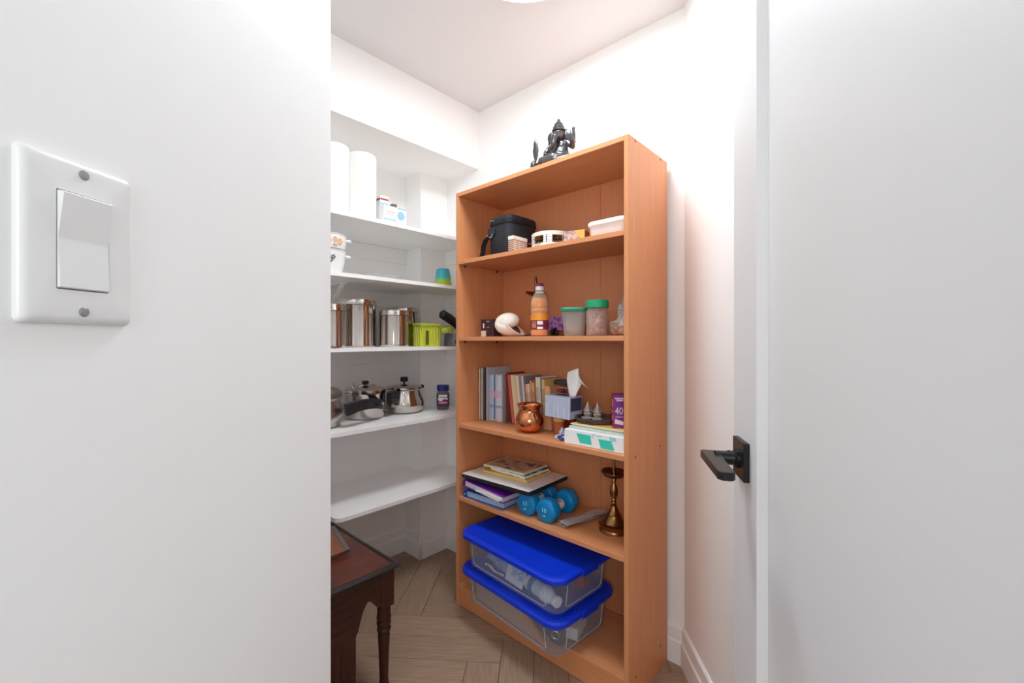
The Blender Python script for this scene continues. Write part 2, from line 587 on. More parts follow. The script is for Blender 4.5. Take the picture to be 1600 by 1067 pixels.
# ------------------------------------------------------------------ light switch on the left wall
PC = P0 + pd * ((0.307 - P0.y) / pd.y)
sw = bpy.data.objects.new('light_switch', None); COL.objects.link(sw)
sw.location = (PC.x, PC.y, 1.2265)
# local x along wall away from camera, y out of the wall is -; z up
sw.rotation_euler = (0, 0, math.atan2(pd.y, pd.x))
tag(sw, 'white rocker light switch with a screwed wall plate on the left wall', 'light switch')
PLATE = pm('switch_plastic', (232, 232, 231), rough=0.3, var=0.005)
b = MB()
o_, i_ = rr(0.0735, 0.1143, 0.004, 0), rr(0.0675, 0.1083, 0.003, 0)
hole = rr(0.0345, 0.0675, 0.0012, 0)
def yz(ring, y): return [Vector((p.x, -y, p.y)) for p in ring]
b.loft([yz(o_, 0.0), yz(o_, 0.0014), yz(rr(0.0727, 0.1135, 0.004, 0), 0.0030), yz(rr(0.0705, 0.1113, 0.0038, 0), 0.0045), yz(rr(0.0665, 0.1073, 0.003, 0), 0.0057), yz(rr(0.0620, 0.1028, 0.003, 0), 0.0061), yz(hole, 0.0062), yz(hole, 0.0)], cap0=False, cap1=False)
link('wall_plate', b, PLATE, sw, 0.7)
b = MB()
prof = [(-0.0330, 0.0052), (-0.0325, 0.0078), (-0.001, 0.0066), (0.001, 0.0066), (0.0320, 0.0108), (0.0330, 0.0060), (0.0330, 0.001), (-0.0330, 0.001)]
b.prism([(-y, z) for z, y in prof], -0.0164, 0.0164, axis='x')
bmesh.ops.bevel(b.bm, geom=list(b.bm.edges), offset=0.0005, segments=1, affect='EDGES')
link('rocker', b, PLATE, sw)
for zz in (-0.0484, 0.0484):
    b = MB(); b.lathe([(0.0034, 0.0058), (0.0034, 0.0066), (0.0026, 0.0074), (0.0, 0.0076)], 14, M=Matrix.Translation((0, 0, zz)) @ Matrix.Rotation(R(90), 4, 'X'))
    link('screw', b, pm('screw_grey', (150, 150, 150), rough=0.35, metal=0.4), sw, True)

# ------------------------------------------------------------------ white wall shelves in the alcove
SZ = [0.458, 0.796, 1.127, 1.4245, 1.666]
SLAB = ['lowest white wall shelf, empty and rounded at its end, above the dark table',
        'white wall shelf second from the bottom, holding pressure cookers and a blue lidded jar',
        'white wall shelf at eye level holding steel canisters and lime green container',
        'white wall shelf with casserole dishes and a turquoise tumbler',
        'topmost white wall shelf holding paper towel rolls under the soffit']
TE = [-0.452, -0.86, -0.86, -0.86, -0.86]
for k, z in enumerate(SZ):
    root = thing('wall_shelf', SLAB[k], 'shelf', 0, 0, 0, group='white shelves in the alcove')
    b = MB()
    s0, s1, t0, t1 = WA_S + 0.001, -0.18, TE[k], WB_T - 0.002
    r = 0.035
    edge = [(s0, t0)]
    for q in range(7):
        a = R(-90 + 90 * q / 6)
        edge.append((s1 - r + r * math.cos(a), t0 + r + r * math.sin(a)))
    edge += [(s1, t1), (-0.444, t1), (-0.444, 0.134), (s0, 0.134)]
    b.prism(edge, z - 0.016, z)
    link('board', b, SHELFW, root)
    b = MB(); b.box(WA_S + 0.0005, WA_S + 0.014, t0 + 0.02, 0.134, z - 0.092, z - 0.0165, 0.001, 1); link('cleat', b, TRIM, root)
    b = MB(); b.box(-0.444, -0.19, WB_T - 0.014, WB_T - 0.0005, z - 0.092, z - 0.0165, 0.001, 1); link('cleat', b, TRIM, root)
    if k == 3:
        b = MB(); tt = -0.343
        b.box(WA_S + 0.014, -0.33, tt - 0.012, tt + 0.012, z - 0.020, z - 0.0165)
        b.box(WA_S + 0.014, WA_S + 0.018, tt - 0.012, tt + 0.012, z - 0.23, z - 0.0165)
        b.loft([[Vector((-0.34, tt - .008, z - .02)), Vector((-0.34, tt + .008, z - .02)), Vector((-0.352, tt + .008, z - .02)), Vector((-0.352, tt - .008, z - .02))],
                [Vector((WA_S + .018, tt - .008, z - .205)), Vector((WA_S + .018, tt + .008, z - .205)), Vector((WA_S + .018, tt + .008, z - .218)), Vector((WA_S + .018, tt - .008, z - .218))]])
        link('bracket', b, SHELFW, root)

# ------------------------------------------------------------------ bookcase
BW, BD, BH, TH = 0.8215, 0.2945, 1.80, 0.0165
BS = [0.093, 0.477, 0.794, 1.172, 1.504]     # shelf tops
bc = thing('bookcase', 'tall open bookcase in reddish cherry laminate standing against the white wall', 'bookcase', 0, 0, 0)
b = MB(); b.box(0, TH, 0, BD, 0, BH, 0.0008, 1); link('side_panel', b, WZ, bc)
b = MB(); b.box(BW - TH, BW, 0, BD, 0, BH, 0.0008, 1); link('side_panel', b, WZ, bc)
b = MB(); b.box(TH, BW - TH, 0, BD - 0.004, BH - TH, BH, 0.0006, 1); link('top_panel', b, WX, bc)
for z in BS:
    b = MB(); b.box(TH + 0.0005, BW - TH - 0.0005, 0.001, BD - 0.010, z - TH, z, 0.0006, 1)
    link('shelf', b, WX, bc)
b = MB(); b.box(TH, BW - TH, 0.006, 0.022, 0.002, BS[0] - TH, 0.0006, 1); link('kick_board', b, WX, bc)
for x0, x1 in ((TH, 0.2815), (0.2825, 0.5515), (0.5525, BW - TH)):
    b = MB(); b.box(x0, x1, BD - 0.009, BD - 0.004, BS[0], BH - TH - 0.0005, 0.0004, 1); link('back_panel', b, WB, bc)
for z in BS[1:]:
    for x in (TH + 0.004, BW - TH - 0.004):
        for y in (0.035, 0.235):
            b = MB(); b.box(x - 0.004, x + 0.004, y - 0.0035, y + 0.0035, z - TH - 0.011, z - TH - 0.0003, 0.0015, 1)
            link('shelf_pin', b, BLACK, bc)
CAPM = pm('screw_cap_brown', (120, 82, 62), rough=0.5)
for z in (BH - TH / 2, BS[2] - TH / 2, BS[0] - TH / 2):
    for y in (0.045, 0.235):
        b = MB(); b.lathe([(0.0045, 0), (0.0045, 0.0008), (0.003, 0.0012)], 12, M=Matrix.Translation((BW, y, z)) @ Matrix.Rotation(R(90), 4, 'Y'))
        link('screw_cap', b, CAPM, bc, True)


# ================================================================== things on the white shelves
def mats(*a, **k): return pm(*a, **k)

# ---- topmost shelf: two paper towel rolls, cartons
Z5 = SZ[4]
for s_, t_, lab in ((-0.262, -0.302, 'white paper towel roll on top white shelf, beside the small cartons'),
                    (-0.262, -0.424, 'white paper towel roll on top white shelf, half hidden by the left wall edge')):
    o = thing('paper_towel_roll', lab, 'paper towel', s_, t_, Z5, -1.0, group='paper towel rolls on the top white shelf')
    b = MB(); b.lathe([(0.057, 0.0), (0.0595, 0.003), (0.060, 0.09), (0.0592, 0.093), (0.0600, 0.096), (0.0603, 0.18), (0.0595, 0.183), (0.060, 0.186), (0.060, 0.270), (0.0575, 0.275), (0.021, 0.2755), (0.021, 0.262)], 40)
    link('roll', b, TOWEL, o, True)
    b = MB(); b.lathe([(0.0205, 0.02), (0.0205, 0.274), (0.0185, 0.274), (0.0185, 0.02)], 24)
    link('core', b, CARD, o, True)
    b = MB(); b.sheet([[(0.0602, -0.02, 0.004), (0.0602, -0.02, 0.27)], [(0.0615, 0.0, 0.004), (0.0615, 0.0, 0.27)], [(0.0612, 0.012, 0.004), (0.0612, 0.012, 0.27)]], 0.0005)
    link('loose_end', b, TOWEL, o)
PW_ = pm('carton_white', (236, 238, 240), rough=0.5, var=0.01)
PBL = pm('print_light_blue', (150, 200, 225), rough=0.5)
PRED = pm('print_red', (190, 70, 66), rough=0.5)
o = thing('carton', 'white tissue carton with light blue circle and dark opening on top white shelf', 'box', -0.232, -0.178, Z5, 0.0)
b = MB(); b.box(-0.055, 0.035, -0.056, 0.056, 0, 0.074, 0.001, 1); link('box', b, PW_, o)
b = MB(); b.lathe([(0.019, 0), (0.019, 0.0006)], 24, M=Matrix.Translation((0.035, 0.028, 0.040)) @ Matrix.Rotation(R(90), 4, 'Y')); link('printed_circle', b, PBL, o)
b = MB(); b.box(0.035, 0.0355, -0.056, 0.004, 0.012, 0.018); link('printed_band', b, PBL, o)
b = MB(); b.box(-0.02, 0.0354, 0.012, 0.056, 0.0685, 0.0743); link('printed_band', b, PBL, o)
for y0, y1, z0, z1 in ((-0.045, 0.0, 0.046, 0.049), (-0.050, -0.004, 0.036, 0.038)):
    b = MB(); b.box(0.035, 0.0356, y0, y1, z0, z1); link('printed_line', b, pm('print_tan', (196, 178, 152)), o)
b = MB(); b.prism([(0.006, -0.010), (0.030, -0.012), (0.033, 0.006), (0.028, 0.012), (0.008, 0.012)], 0.0742, 0.088); link('opening_flap', b, pm('print_brown', (104, 92, 82)), o)
o = thing('carton', 'small white carton with red and blue stripes stacked on the tissue carton', 'box', -0.252, -0.208, Z5 + 0.0750, 0.0)
b = MB(); b.box(-0.032, 0.022, -0.024, 0.016, 0, 0.046, 0.001, 1); link('box', b, PW_, o)
b = MB(); b.box(0.022, 0.0226, -0.0235, 0.0155, 0.028, 0.036); link('red_stripe', b, PRED, o)
b = MB(); b.box(0.022, 0.0226, -0.0235, 0.0155, 0.003, 0.017); link('blue_stripe', b, PBL, o)
b = MB(); b.box(-0.031, 0.021, -0.0246, -0.024, 0.028, 0.036); link('red_stripe', b, PRED, o)

# ---- casserole dishes, tumbler, glass dish
Z4 = SZ[3]
def flower(b, y, z, x, r, n=5):
    for k in range(n):
        a = 2 * PI * k / n
        b.ell((x, y + r * math.cos(a), z + r * math.sin(a)), (0.0015, r * 0.62, r * 0.62), sub=1)
def casserole(lab, z0, h, r0, r1, pat, wavy):
    o = thing('casserole_dish', lab, 'dish', -0.285, -0.448, z0, R(-28), group='stacked casserole dishes')
    b = MB()
    b.lathe([(r0 * 0.9, 0), (r0, 0.006), ((r0 + r1) / 2 + 0.003, h * 0.5), (r1, h - 0.004), (r1 + 0.003, h - 0.002), (r1 + 0.002, h), (r1 - 0.003, h), (r1 - 0.006, h * 0.6), (r0 - 0.006, 0.008), (0, 0.006)], 40, cap1=True)
    link('bowl', b, PORC, o, True)
    for sg in (-1, 1):
        b = MB(); b.prism([(-0.018, sg * (r1 - 0.002)), (0.018, sg * (r1 - 0.002)), (0.013, sg * (r1 + 0.018)), (-0.013, sg * (r1 + 0.018))], h - 0.022, h - 0.014)
        link('handle', b, PORC, o)
    for (a, dz, rr_, col) in pat:
        b = MB(); rad = (r0 + (r1 - r0) * dz / h) + 0.0035
        M = Matrix.Rotation(R(a), 4, 'Z')
        q = MB(); flower(q, 0, dz, rad, rr_)
        bmesh.ops.transform(q.bm, matrix=M, verts=q.bm.verts)
        link('printed_flower', q, col, o)
FY = pm('flower_yellow', (232, 176, 80)); FP = pm('flower_pink', (226, 186, 172)); FG = pm('flower_grey', (110, 112, 112))
casserole('white casserole dish with small grey motif, lower of the two stacked dishes', Z4, 0.092, 0.062, 0.078, [(18, 0.05, 0.007, FG), (12, 0.060, 0.006, FG), (26, 0.062, 0.006, FG)], 0)
b_low = Z4 + 0.094
casserole('white casserole dish with yellow flowers, stacked on top of the grey motif dish', b_low, 0.062, 0.074, 0.080, [(10, 0.032, 0.010, FY), (33, 0.024, 0.008, FP), (46, 0.032, 0.008, FY), (30, 0.040, 0.006, FP)], 0)
TUM = grad_mat('tumbler_glass', [(0.0, (196, 205, 40)), (0.32, (170, 205, 70)), (0.5, (70, 190, 190)), (1.0, (60, 178, 205))], 0.0, 0.092, rough=0.12, trans=0.25)
o = thing('tumbler', 'upturned tumbler fading from turquoise to lime on white shelf beside the bookcase', 'glass', -0.275, 0.148, Z4)
b = MB(); b.lathe([(0.044, 0), (0.0445, 0.004), (0.040, 0.04), (0.035, 0.08), (0.033, 0.089), (0.030, 0.092), (0, 0.092)], 36, cap0=False)
b.lathe([(0.041, 0.001), (0.037, 0.04), (0.031, 0.082), (0, 0.084)], 36, cap0=False)
link('bowl', b, TUM, o, True)
b = MB(); b.lathe([(0.041, 0.0), (0.0447, 0.0), (0.0452, 0.003), (0.0447, 0.006), (0.041, 0.006)], 36); link('rim', b, TUM, o, True)
o = thing('glass_dish', 'low clear glass dish on the white shelf between the casserole dishes and tumbler', 'dish', -0.33, -0.20, Z4, 0.1)
b = MB(); b.loft([rr(0.12, 0.15, 0.02, 0), rr(0.135, 0.168, 0.022, 0.022), rr(0.131, 0.164, 0.02, 0.022), rr(0.114, 0.144, 0.018, 0.003)]); link('dish', b, CLEARP, o, True)
b = MB(); b.loft([rr(0.142, 0.175, 0.024, 0.0215), rr(0.142, 0.175, 0.024, 0.0245), rr(0.131, 0.164, 0.02, 0.0245), rr(0.131, 0.164, 0.02, 0.0215), rr(0.142, 0.175, 0.024, 0.0215)], False, False); link('rim', b, CLEARP, o, True)

# ---- canisters
Z3 = SZ[2]
def canister(lab, s, t, r, h, lidh):
    o = thing('canister', lab, 'canister', s, t, Z3, 0, group='steel canisters on the white shelf')
    b = MB(); b.lathe([(r * 0.96, 0), (r, 0.004), (r, 0.012), (r * 0.992, 0.015), (r * 0.992, h - lidh - 0.004), (r, h - lidh - 0.002)], 48, cap1=True)
    link('body', b, STEEL, o, True)
    b = MB(); b.lathe([(r * 1.0, h - lidh - 0.001), (r * 1.03, h - lidh), (r * 1.03, h - lidh + 0.004), (r * 1.012, h - lidh + 0.006), (r * 1.012, h - 0.006), (r * 0.985, h - 0.0015), (r * 0.93, h), (r * 0.90, h - 0.003), (0, h - 0.003)], 48)
    link('lid', b, STEEL, o, True)
canister('polished steel canister at the left end, partly hidden by the wall edge', -0.235, -0.456, 0.060, 0.172, 0.026)
canister('tallest polished steel canister on the white shelf', -0.350, -0.283, 0.088, 0.210, 0.026)
canister('short polished steel canister at front, left of the lime container', -0.252, -0.150, 0.064, 0.163, 0.022)
canister('steel canister in shadow behind the short one and the lime container', -0.425, 0.008, 0.078, 0.192, 0.022)
# ---- lime container with ribs
LIME = pm('lime_plastic', (206, 214, 72), rough=0.3, var=0.06, trans=0.1)
LIMED = pm('lime_plastic_dark', (176, 186, 62), rough=0.3, var=0.06)
o = thing('storage_container', 'lime green ribbed plastic container beside the short steel canister', 'container', -0.252, 0.032, Z3, 0)
b = MB()
def rib_ring(w, d, z):
    pts = []
    base = rr(w, d, 0.012, z, n=3)
    dense = []
    for i in range(len(base)):
        p, q = base[i], base[(i + 1) % len(base)]
        k = max(1, int((q - p).length / 0.0028))
        for j in range(k): dense.append(p + (q - p) * j / k)
    out = []; acc = 0
    for i, p in enumerate(dense):
        n = Vector((p.x, p.y, 0)).normalized()
        out.append(p + n * (0.0022 * (1 if (i // 3) % 2 else -1)))
    return out
b.loft([rib_ring(0.070, 0.112, 0.0), rib_ring(0.072, 0.114, 0.095)])
link('ribbed_body', b, LIME, o)
b = MB(); b.loft([rr(0.078, 0.120, 0.014, 0.0945), rr(0.080, 0.122, 0.014, 0.098), rr(0.080, 0.122, 0.014, 0.106), rr(0.074, 0.116, 0.012, 0.109)]); link('lid', b, LIMED, o, True)
b = MB(); b.box(0.0370, 0.0392, -0.035, -0.019, 0.008, 0.075); link('window', b, pm('lime_window', (96, 92, 34), rough=0.3), o)
o = thing('measuring_lid', 'lime eight-sided plastic lid leaning over the grey box by the bookcase', 'lid', -0.240, 0.135, Z3 + 0.071, 0.4, tilt=Matrix.Rotation(R(12), 3, 'X'))
b = MB(); b.lathe([(0.036, 0.0), (0.040, 0.004), (0.040, 0.012), (0.034, 0.026), (0.0, 0.030)], 8); link('cover', b, LIMED, o)
b = MB(); b.lathe([(0.0405, 0.0035), (0.043, 0.0035), (0.043, 0.0075), (0.0405, 0.0075)], 8); link('rim', b, LIMED, o)
o = thing('blender_base', 'grey appliance box under a thick black handle, half behind the bookcase', 'appliance', -0.245, 0.215, Z3, 0)
GREY = pm('grey_plastic', (128, 126, 138), rough=0.4)
b = MB(); b.loft([rr(0.09, 0.11, 0.015, 0), rr(0.092, 0.112, 0.015, 0.008), rr(0.088, 0.108, 0.015, 0.058), rr(0.080, 0.10, 0.013, 0.064)]); link('body', b, GREY, o, True)
b = MB(); b.tube([(-0.02, 0.03, 0.062), (-0.02, 0.03, 0.09), (-0.015, 0.0, 0.118), (-0.012, -0.045, 0.142), (-0.010, -0.088, 0.160), (-0.010, -0.098, 0.162)], [0.014, 0.017, 0.022, 0.024, 0.022, 0.010], 16); link('handle', b, HBLACK, o, True)
b = MB(); b.box(0.044, 0.046, -0.05, -0.03, 0.012, 0.03, 0.0006, 1); link('button', b, BLACK, o)

# ---- cooking pots
Z2 = SZ[1]
def knob(o, z, r=0.014):
    b = MB(); b.lathe([(0.006, z - 0.004), (0.006, z + 0.006), (r, z + 0.010), (r * 1.1, z + 0.018), (r * 0.9, z + 0.025), (0, z + 0.026)], 20); link('knob', b, HBLACK, o, True)
def pan_handle(o, pts, w, h, nm='handle', mat=None):
    """moulded handle of rectangular section along a path"""
    b = MB(); P = [Vector(p) for p in pts]; rings = []
    for i, p in enumerate(P):
        d = (P[min(i + 1, len(P) - 1)] - P[max(i - 1, 0)]).normalized()
        x = Vector((d.y, -d.x, 0)).normalized()
        y = x.cross(d).normalized()
        if y.z < 0: y = -y
        hh = h[i] if isinstance(h, (list, tuple)) else h
        rings.append([p + x * w * a + y * hh * c for a, c in ((-1, -.8), (-.8, -1), (.8, -1), (1, -.8), (1, .8), (.8, 1), (-.8, 1), (-1, .8))])
    b.loft(rings)
    return link(nm, b, mat or HBLACK, o, True)

o = thing('cooking_pot', 'bellied steel pot with lid at the left end, cut off by the wall edge', 'pot', -0.350, -0.445, Z2)
b = MB(); b.lathe([(0.070, 0), (0.082, 0.006), (0.098, 0.035), (0.100, 0.055), (0.092, 0.085), (0.083, 0.102), (0.082, 0.110), (0.088, 0.118), (0.090, 0.122), (0.086, 0.122)], 48); link('body', b, STEELB, o, True)
b = MB(); b.lathe([(0.089, 0.1225), (0.091, 0.127), (0.089, 0.140), (0.086, 0.143), (0.075, 0.158), (0.04, 0.168), (0, 0.170)], 48); link('lid', b, STEELB, o, True)
knob(o, 0.170)
b = MB(); b.lathe([(0.0895, 0.1395), (0.0925, 0.1410), (0.0895, 0.1425)], 48); link('lid_rim', b, STEELB, o, True)

o = thing('pressure_cooker', 'straight-sided steel pressure cooker with long arched double black handle', 'pressure cooker', -0.415, -0.200, Z2)
b = MB(); b.lathe([(0.080, 0), (0.086, 0.005), (0.0885, 0.016), (0.0885, 0.108), (0.092, 0.114), (0.092, 0.120), (0.085, 0.121)], 56); link('body', b, STEEL, o, True)
b = MB(); b.lathe([(0.0900, 0.1215), (0.0905, 0.132), (0.085, 0.139), (0.05, 0.147), (0.0, 0.149)], 56); link('lid', b, STEEL, o, True)
knob(o, 0.146, 0.015)
b = MB(); b.lathe([(0.006, 0.142), (0.006, 0.158), (0.0035, 0.160), (0.0035, 0.166), (0.0, 0.167)], 14, c=(-0.015, -0.055, 0)); b.tube([(0.02, -0.05, 0.146), (0.03, -0.02, 0.153), (0.02, 0.03, 0.153), (0.0, 0.05, 0.146)], 0.0022, 8); link('valve', b, STEEL, o, True)
# lid handle above, pot handle below, arching away to the left and forward
lo = [(0.087, 0.030, 0.055), (0.118, 0.012, 0.060), (0.146, -0.035, 0.070), (0.166, -0.085, 0.075), (0.180, -0.138, 0.073), (0.186, -0.186, 0.063)]
hi = [(0.085, 0.022, 0.078), (0.118, 0.006, 0.084), (0.146, -0.035, 0.093), (0.166, -0.085, 0.098), (0.180, -0.138, 0.097), (0.186, -0.190, 0.086)]
pan_handle(o, lo, 0.010, [0.011, 0.010, 0.009, 0.009, 0.010, 0.013], 'pot_handle')
pan_handle(o, hi, 0.011, [0.009, 0.010, 0.011, 0.012, 0.013, 0.015], 'lid_handle')

o = thing('pressure_cooker', 'bellied steel pressure cooker with short black handle near the blue lidded jar', 'pressure cooker', -0.415, 0.012, Z2)
b = MB(); b.lathe([(0.072, 0), (0.086, 0.006), (0.097, 0.022), (0.1005, 0.040), (0.098, 0.058), (0.089, 0.082), (0.082, 0.104), (0.082, 0.112), (0.087, 0.118), (0.080, 0.119)], 56); link('body', b, STEEL, o, True)
b = MB(); b.lathe([(0.086, 0.1195), (0.088, 0.127), (0.080, 0.133), (0.05, 0.139), (0, 0.141)], 56); link('lid', b, STEEL, o, True)
b = MB(); b.lathe([(0.005, 0.139), (0.005, 0.150), (0.017, 0.152), (0.019, 0.158), (0.019, 0.172), (0.015, 0.176), (0, 0.177)], 20); link('weight_valve', b, HBLACK, o, True)
b = MB(); b.box(-0.010, 0.010, -0.006, 0.006, -0.006, 0.010, 0.002, 1, M=Matrix.Translation((0.030, 0.088, 0.122))); link('catch', b, HBLACK, o)
lo = [(0.052, -0.076, 0.062), (0.066, -0.098, 0.072), (0.082, -0.122, 0.078), (0.098, -0.146, 0.076)]
hi = [(0.048, -0.070, 0.096), (0.064, -0.096, 0.104), (0.082, -0.122, 0.106), (0.099, -0.147, 0.102)]
pan_handle(o, lo, 0.012, [0.016, 0.014, 0.013, 0.014], 'pot_handle')
pan_handle(o, hi, 0.013, [0.013, 0.013, 0.015, 0.013], 'lid_handle')

o = thing('jar', 'plastic jar with dark blue lid and purple label on the white shelf', 'jar', -0.335, 0.196, Z2, R(51))
b = MB(); b.loft([rr(0.054, 0.054, 0.014, 0), rr(0.060, 0.060, 0.016, 0.004), rr(0.062, 0.062, 0.016, 0.02), rr(0.062, 0.062, 0.016, 0.088), rr(0.054, 0.054, 0.022, 0.097), rr(0.052, 0.052, 0.024, 0.101)]); link('body', b, clear('jar_plastic', (214, 196, 190), see=0.55, body=(150, 130, 126)), o, True)
b = MB(); b.loft([rr(0.052, 0.052, 0.012, 0.003), rr(0.056, 0.056, 0.014, 0.01), rr(0.056, 0.056, 0.014, 0.08)]); link('contents', b, print_mat('dark_granules', [(62, 30, 24), (104, 58, 46), (60, 32, 30)], 120), o, True)
b = MB(); b.lathe([(0.0285, 0.0985), (0.031, 0.100), (0.031, 0.122), (0.029, 0.1265), (0, 0.127)], 40, wob=lambda a, z: 1 + 0.012 * math.cos(a * 28)); link('lid', b, pm('jar_lid_blue', (24, 44, 128), rough=0.4), o, True)
b = MB(); b.box(-0.0290, 0.0290, -0.0325, -0.0312, 0.018, 0.083, 0.0004, 1); b.box(0.0312, 0.0322, -0.027, 0.012, 0.018, 0.083); b.box(-0.0322, -0.0312, -0.027, 0.012, 0.018, 0.083)
lb = link('label', b, pm('label_purple', (52, 32, 92), rough=0.4), o)
LW = pm('label_white', (232, 226, 230), rough=0.5)
b = MB()
for k, (x0, x1) in enumerate(((-0.022, -0.014), (-0.013, -0.005), (-0.004, 0.004), (0.005, 0.012), (0.013, 0.022))):
    b.box(x0, x1, -0.0331, -0.0325, 0.066, 0.079)
b.prism([(-0.023, 0.064), (0.024, 0.061), (0.024, 0.053), (0.004, 0.056), (-0.006, 0.046), (-0.020, 0.047), (-0.025, 0.055)], -0.0331, -0.0325, axis='y')
link('label_print', b, LW, lb)
b = MB(); b.prism([(-0.022, 0.041), (0.0, 0.045), (0.022, 0.042), (0.023, 0.034), (0.0, 0.031), (-0.023, 0.034)], -0.0331, -0.0325, axis='y'); link('label_swash', b, pm('label_pink', (226, 116, 128)), lb)

# ================================================================== table under the shelf, at the left
TT = 0.425
tb = thing('side_table', 'low dark mahogany side table with turned leg, at the left behind the wall edge', 'table', 0, 0, 0)
S0, S1, T0, T1 = -0.27, 0.217, -0.87, -0.433
b = MB(); b.box(S0 + 0.012, S1 - 0.012, T0 + 0.012, T1 - 0.012, TT - 0.016, TT - 0.004, 0.001, 1); link('top', b, TOPW, tb)
b = MB()
def frame_ring(d, z):
    return [Vector((S0 - d, T0 - d, z)), Vector((S1 + d, T0 - d, z)), Vector((S1 + d, T1 + d, z)), Vector((S0 - d, T1 + d, z))]
b.loft([frame_ring(-0.014, TT - 0.016), frame_ring(0.0, TT - 0.018), frame_ring(0.006, TT - 0.013), frame_ring(0.006, TT - 0.008), frame_ring(0.0, TT - 0.006), frame_ring(-0.004, TT - 0.001), frame_ring(-0.010, TT), frame_ring(-0.0145, TT - 0.004), frame_ring(-0.014, TT - 0.016)], False, False)
link('edge_moulding', b, BLACKW, tb, 0.3)
# turned legs at the corners
LEG = [(0.013, 0.0), (0.017, 0.006), (0.019, 0.02), (0.015, 0.035), (0.014, 0.05), (0.0175, 0.15), (0.0195, 0.192), (0.0178, 0.200), (0.0222, 0.206), (0.0230, 0.212), (0.0195, 0.218), (0.0222, 0.224), (0.0236, 0.233), (0.0212, 0.240), (0.0236, 0.247), (0.0232, 0.254), (0.0215, 0.260), (0.022, 0.292)]
for x in (S0 + 0.035, S1 - 0.030):
    for y in (T0 + 0.035, T1 - 0.035):
        b = MB(); b.lathe(LEG, 28, c=(x, y, 0)); lg = link('leg', b, MAHOGZ, tb, True)
        b = MB(); b.box(x - 0.024, x + 0.024, y - 0.024, y + 0.024, 0.288, TT - 0.017, 0.001, 1); link('leg_block', b, MAHOG, lg)
def apron(poly, d0, d1, axis, nm='apron', mat=None):
    b = MB(); b.prism(poly, d0, d1, axis=axis)
    return link(nm, b, mat or MAHOG, tb)
# front apron with a pointed arch between the corner leg and the broad centre board
def arch(y1, y0):
    return [(y1, TT - 0.017), (y1, 0.298), (y1 - 0.014, 0.302), (y1 - 0.024, 0.318), (y1 - 0.040, 0.334), (y1 - 0.050, 0.334), (y1 - 0.064, 0.312), (y1 - 0.074, 0.280), (y1 - 0.080, 0.258), (y1 - 0.088, 0.246), (y0, 0.246), (y0, TT - 0.017)]
apron(arch(T1 - 0.057, -0.70), S1 - 0.024, S1 - 0.008, 'x')
apron([(T1 - 0.145, 0.246), (-0.70, 0.246), (-0.70, 0.012), (T1 - 0.145, 0.012)], S1 - 0.024, S1 - 0.008, 'x', 'centre_board', MAHOGZ)
apron([(-0.83, TT - 0.017), (-0.70, TT - 0.017), (-0.70, 0.246), (-0.76, 0.320), (-0.83, 0.315)], S1 - 0.024, S1 - 0.008, 'x')
apron([(S0 + 0.055, TT - 0.017), (S0 + 0.055, 0.30), (-0.15, 0.325), (0.06, 0.325), (S1 - 0.054, 0.30), (S1 - 0.054, TT - 0.017)], T1 - 0.030, T1 - 0.014, 'y')
# leaning board with a grey edge on the table
o = thing('leaning_board', 'brown wooden board with dark grey edge leaning on the mahogany table', 'board', 0.036, -0.512, TT + 0.001, 0.0, tilt=Matrix.Rotation(R(-68), 3, 'Y'))
b = MB(); b.box(0.0, 0.012, -0.22, -0.013, 0.0, 0.125, 0.0008, 1); link('panel', b, pm('board_brown', (112, 66, 46), rough=0.35, rgb2=(128, 78, 54), scale=8), o)
b = MB(); b.box(-0.001, 0.013, -0.0128, 0.002, 0.0, 0.126, 0.0008, 1); link('edge_strip', b, pm('board_grey', (92, 84, 82), rough=0.4), o)

# ================================================================== on top of the bookcase
o = thing('deity_figurine', 'dark bronze seated elephant-headed figurine on top of the bookcase', 'figurine', 0.490, 0.085, BH, R(14))
def remeshed(name, b, m, parent, vox=0.0022):
    ob = link(name, b, m, parent, 2.0)
    md = ob.modifiers.new('merge', 'REMESH'); md.mode = 'VOXEL'; md.voxel_size = vox; md.use_smooth_shade = True
    sm = ob.modifiers.new('soft', 'SMOOTH'); sm.factor = 0.5; sm.iterations = 2
    return ob
b = MB(); b.loft([rr(0.190, 0.10, 0.045, 0.0, -0.01), rr(0.195, 0.104, 0.047, 0.004, -0.01), rr(0.182, 0.094, 0.044, 0.009, -0.01)]); link('base', b, BRONZE, o, True)
b = MB()
b.ell((0.0, 0.010, 0.058), (0.040, 0.032, 0.042))                        # belly and chest
b.ell((0.0, 0.014, 0.092), (0.034, 0.024, 0.026))
b.tube([(0.030, -0.004, 0.028), (-0.010, -0.030, 0.034), (-0.056, -0.034, 0.026), (-0.064, -0.028, 0.016)], [0.022, 0.022, 0.017, 0.010], 12)   # crossed leg
b.tube([(-0.030, 0.0, 0.024), (0.005, -0.034, 0.018), (0.052, -0.032, 0.020), (0.062, -0.018, 0.018)], [0.020, 0.018, 0.017, 0.011], 12)
b.tube([(-0.060, -0.030, 0.020), (-0.078, -0.034, 0.020)], [0.011, 0.006], 10)
b.tube([(-0.032, 0.010, 0.100), (-0.052, 0.002, 0.072), (-0.046, -0.018, 0.056)], [0.011, 0.011, 0.008], 10)    # lower arms
b.tube([(0.032, 0.010, 0.100), (0.056, 0.004, 0.078), (0.060, -0.014, 0.094), (0.058, -0.018, 0.116)], [0.012, 0.012, 0.009, 0.006], 10)
b.tube([(0.034, 0.018, 0.104), (0.056, 0.016, 0.100), (0.060, 0.006, 0.122), (0.060, 0.002, 0.136)], [0.010, 0.010, 0.007, 0.005], 10)
b.ell((0.060, 0.002, 0.142), (0.008, 0.006, 0.010), sub=1)
remeshed('body', b, BRONZE, o)
b = MB()
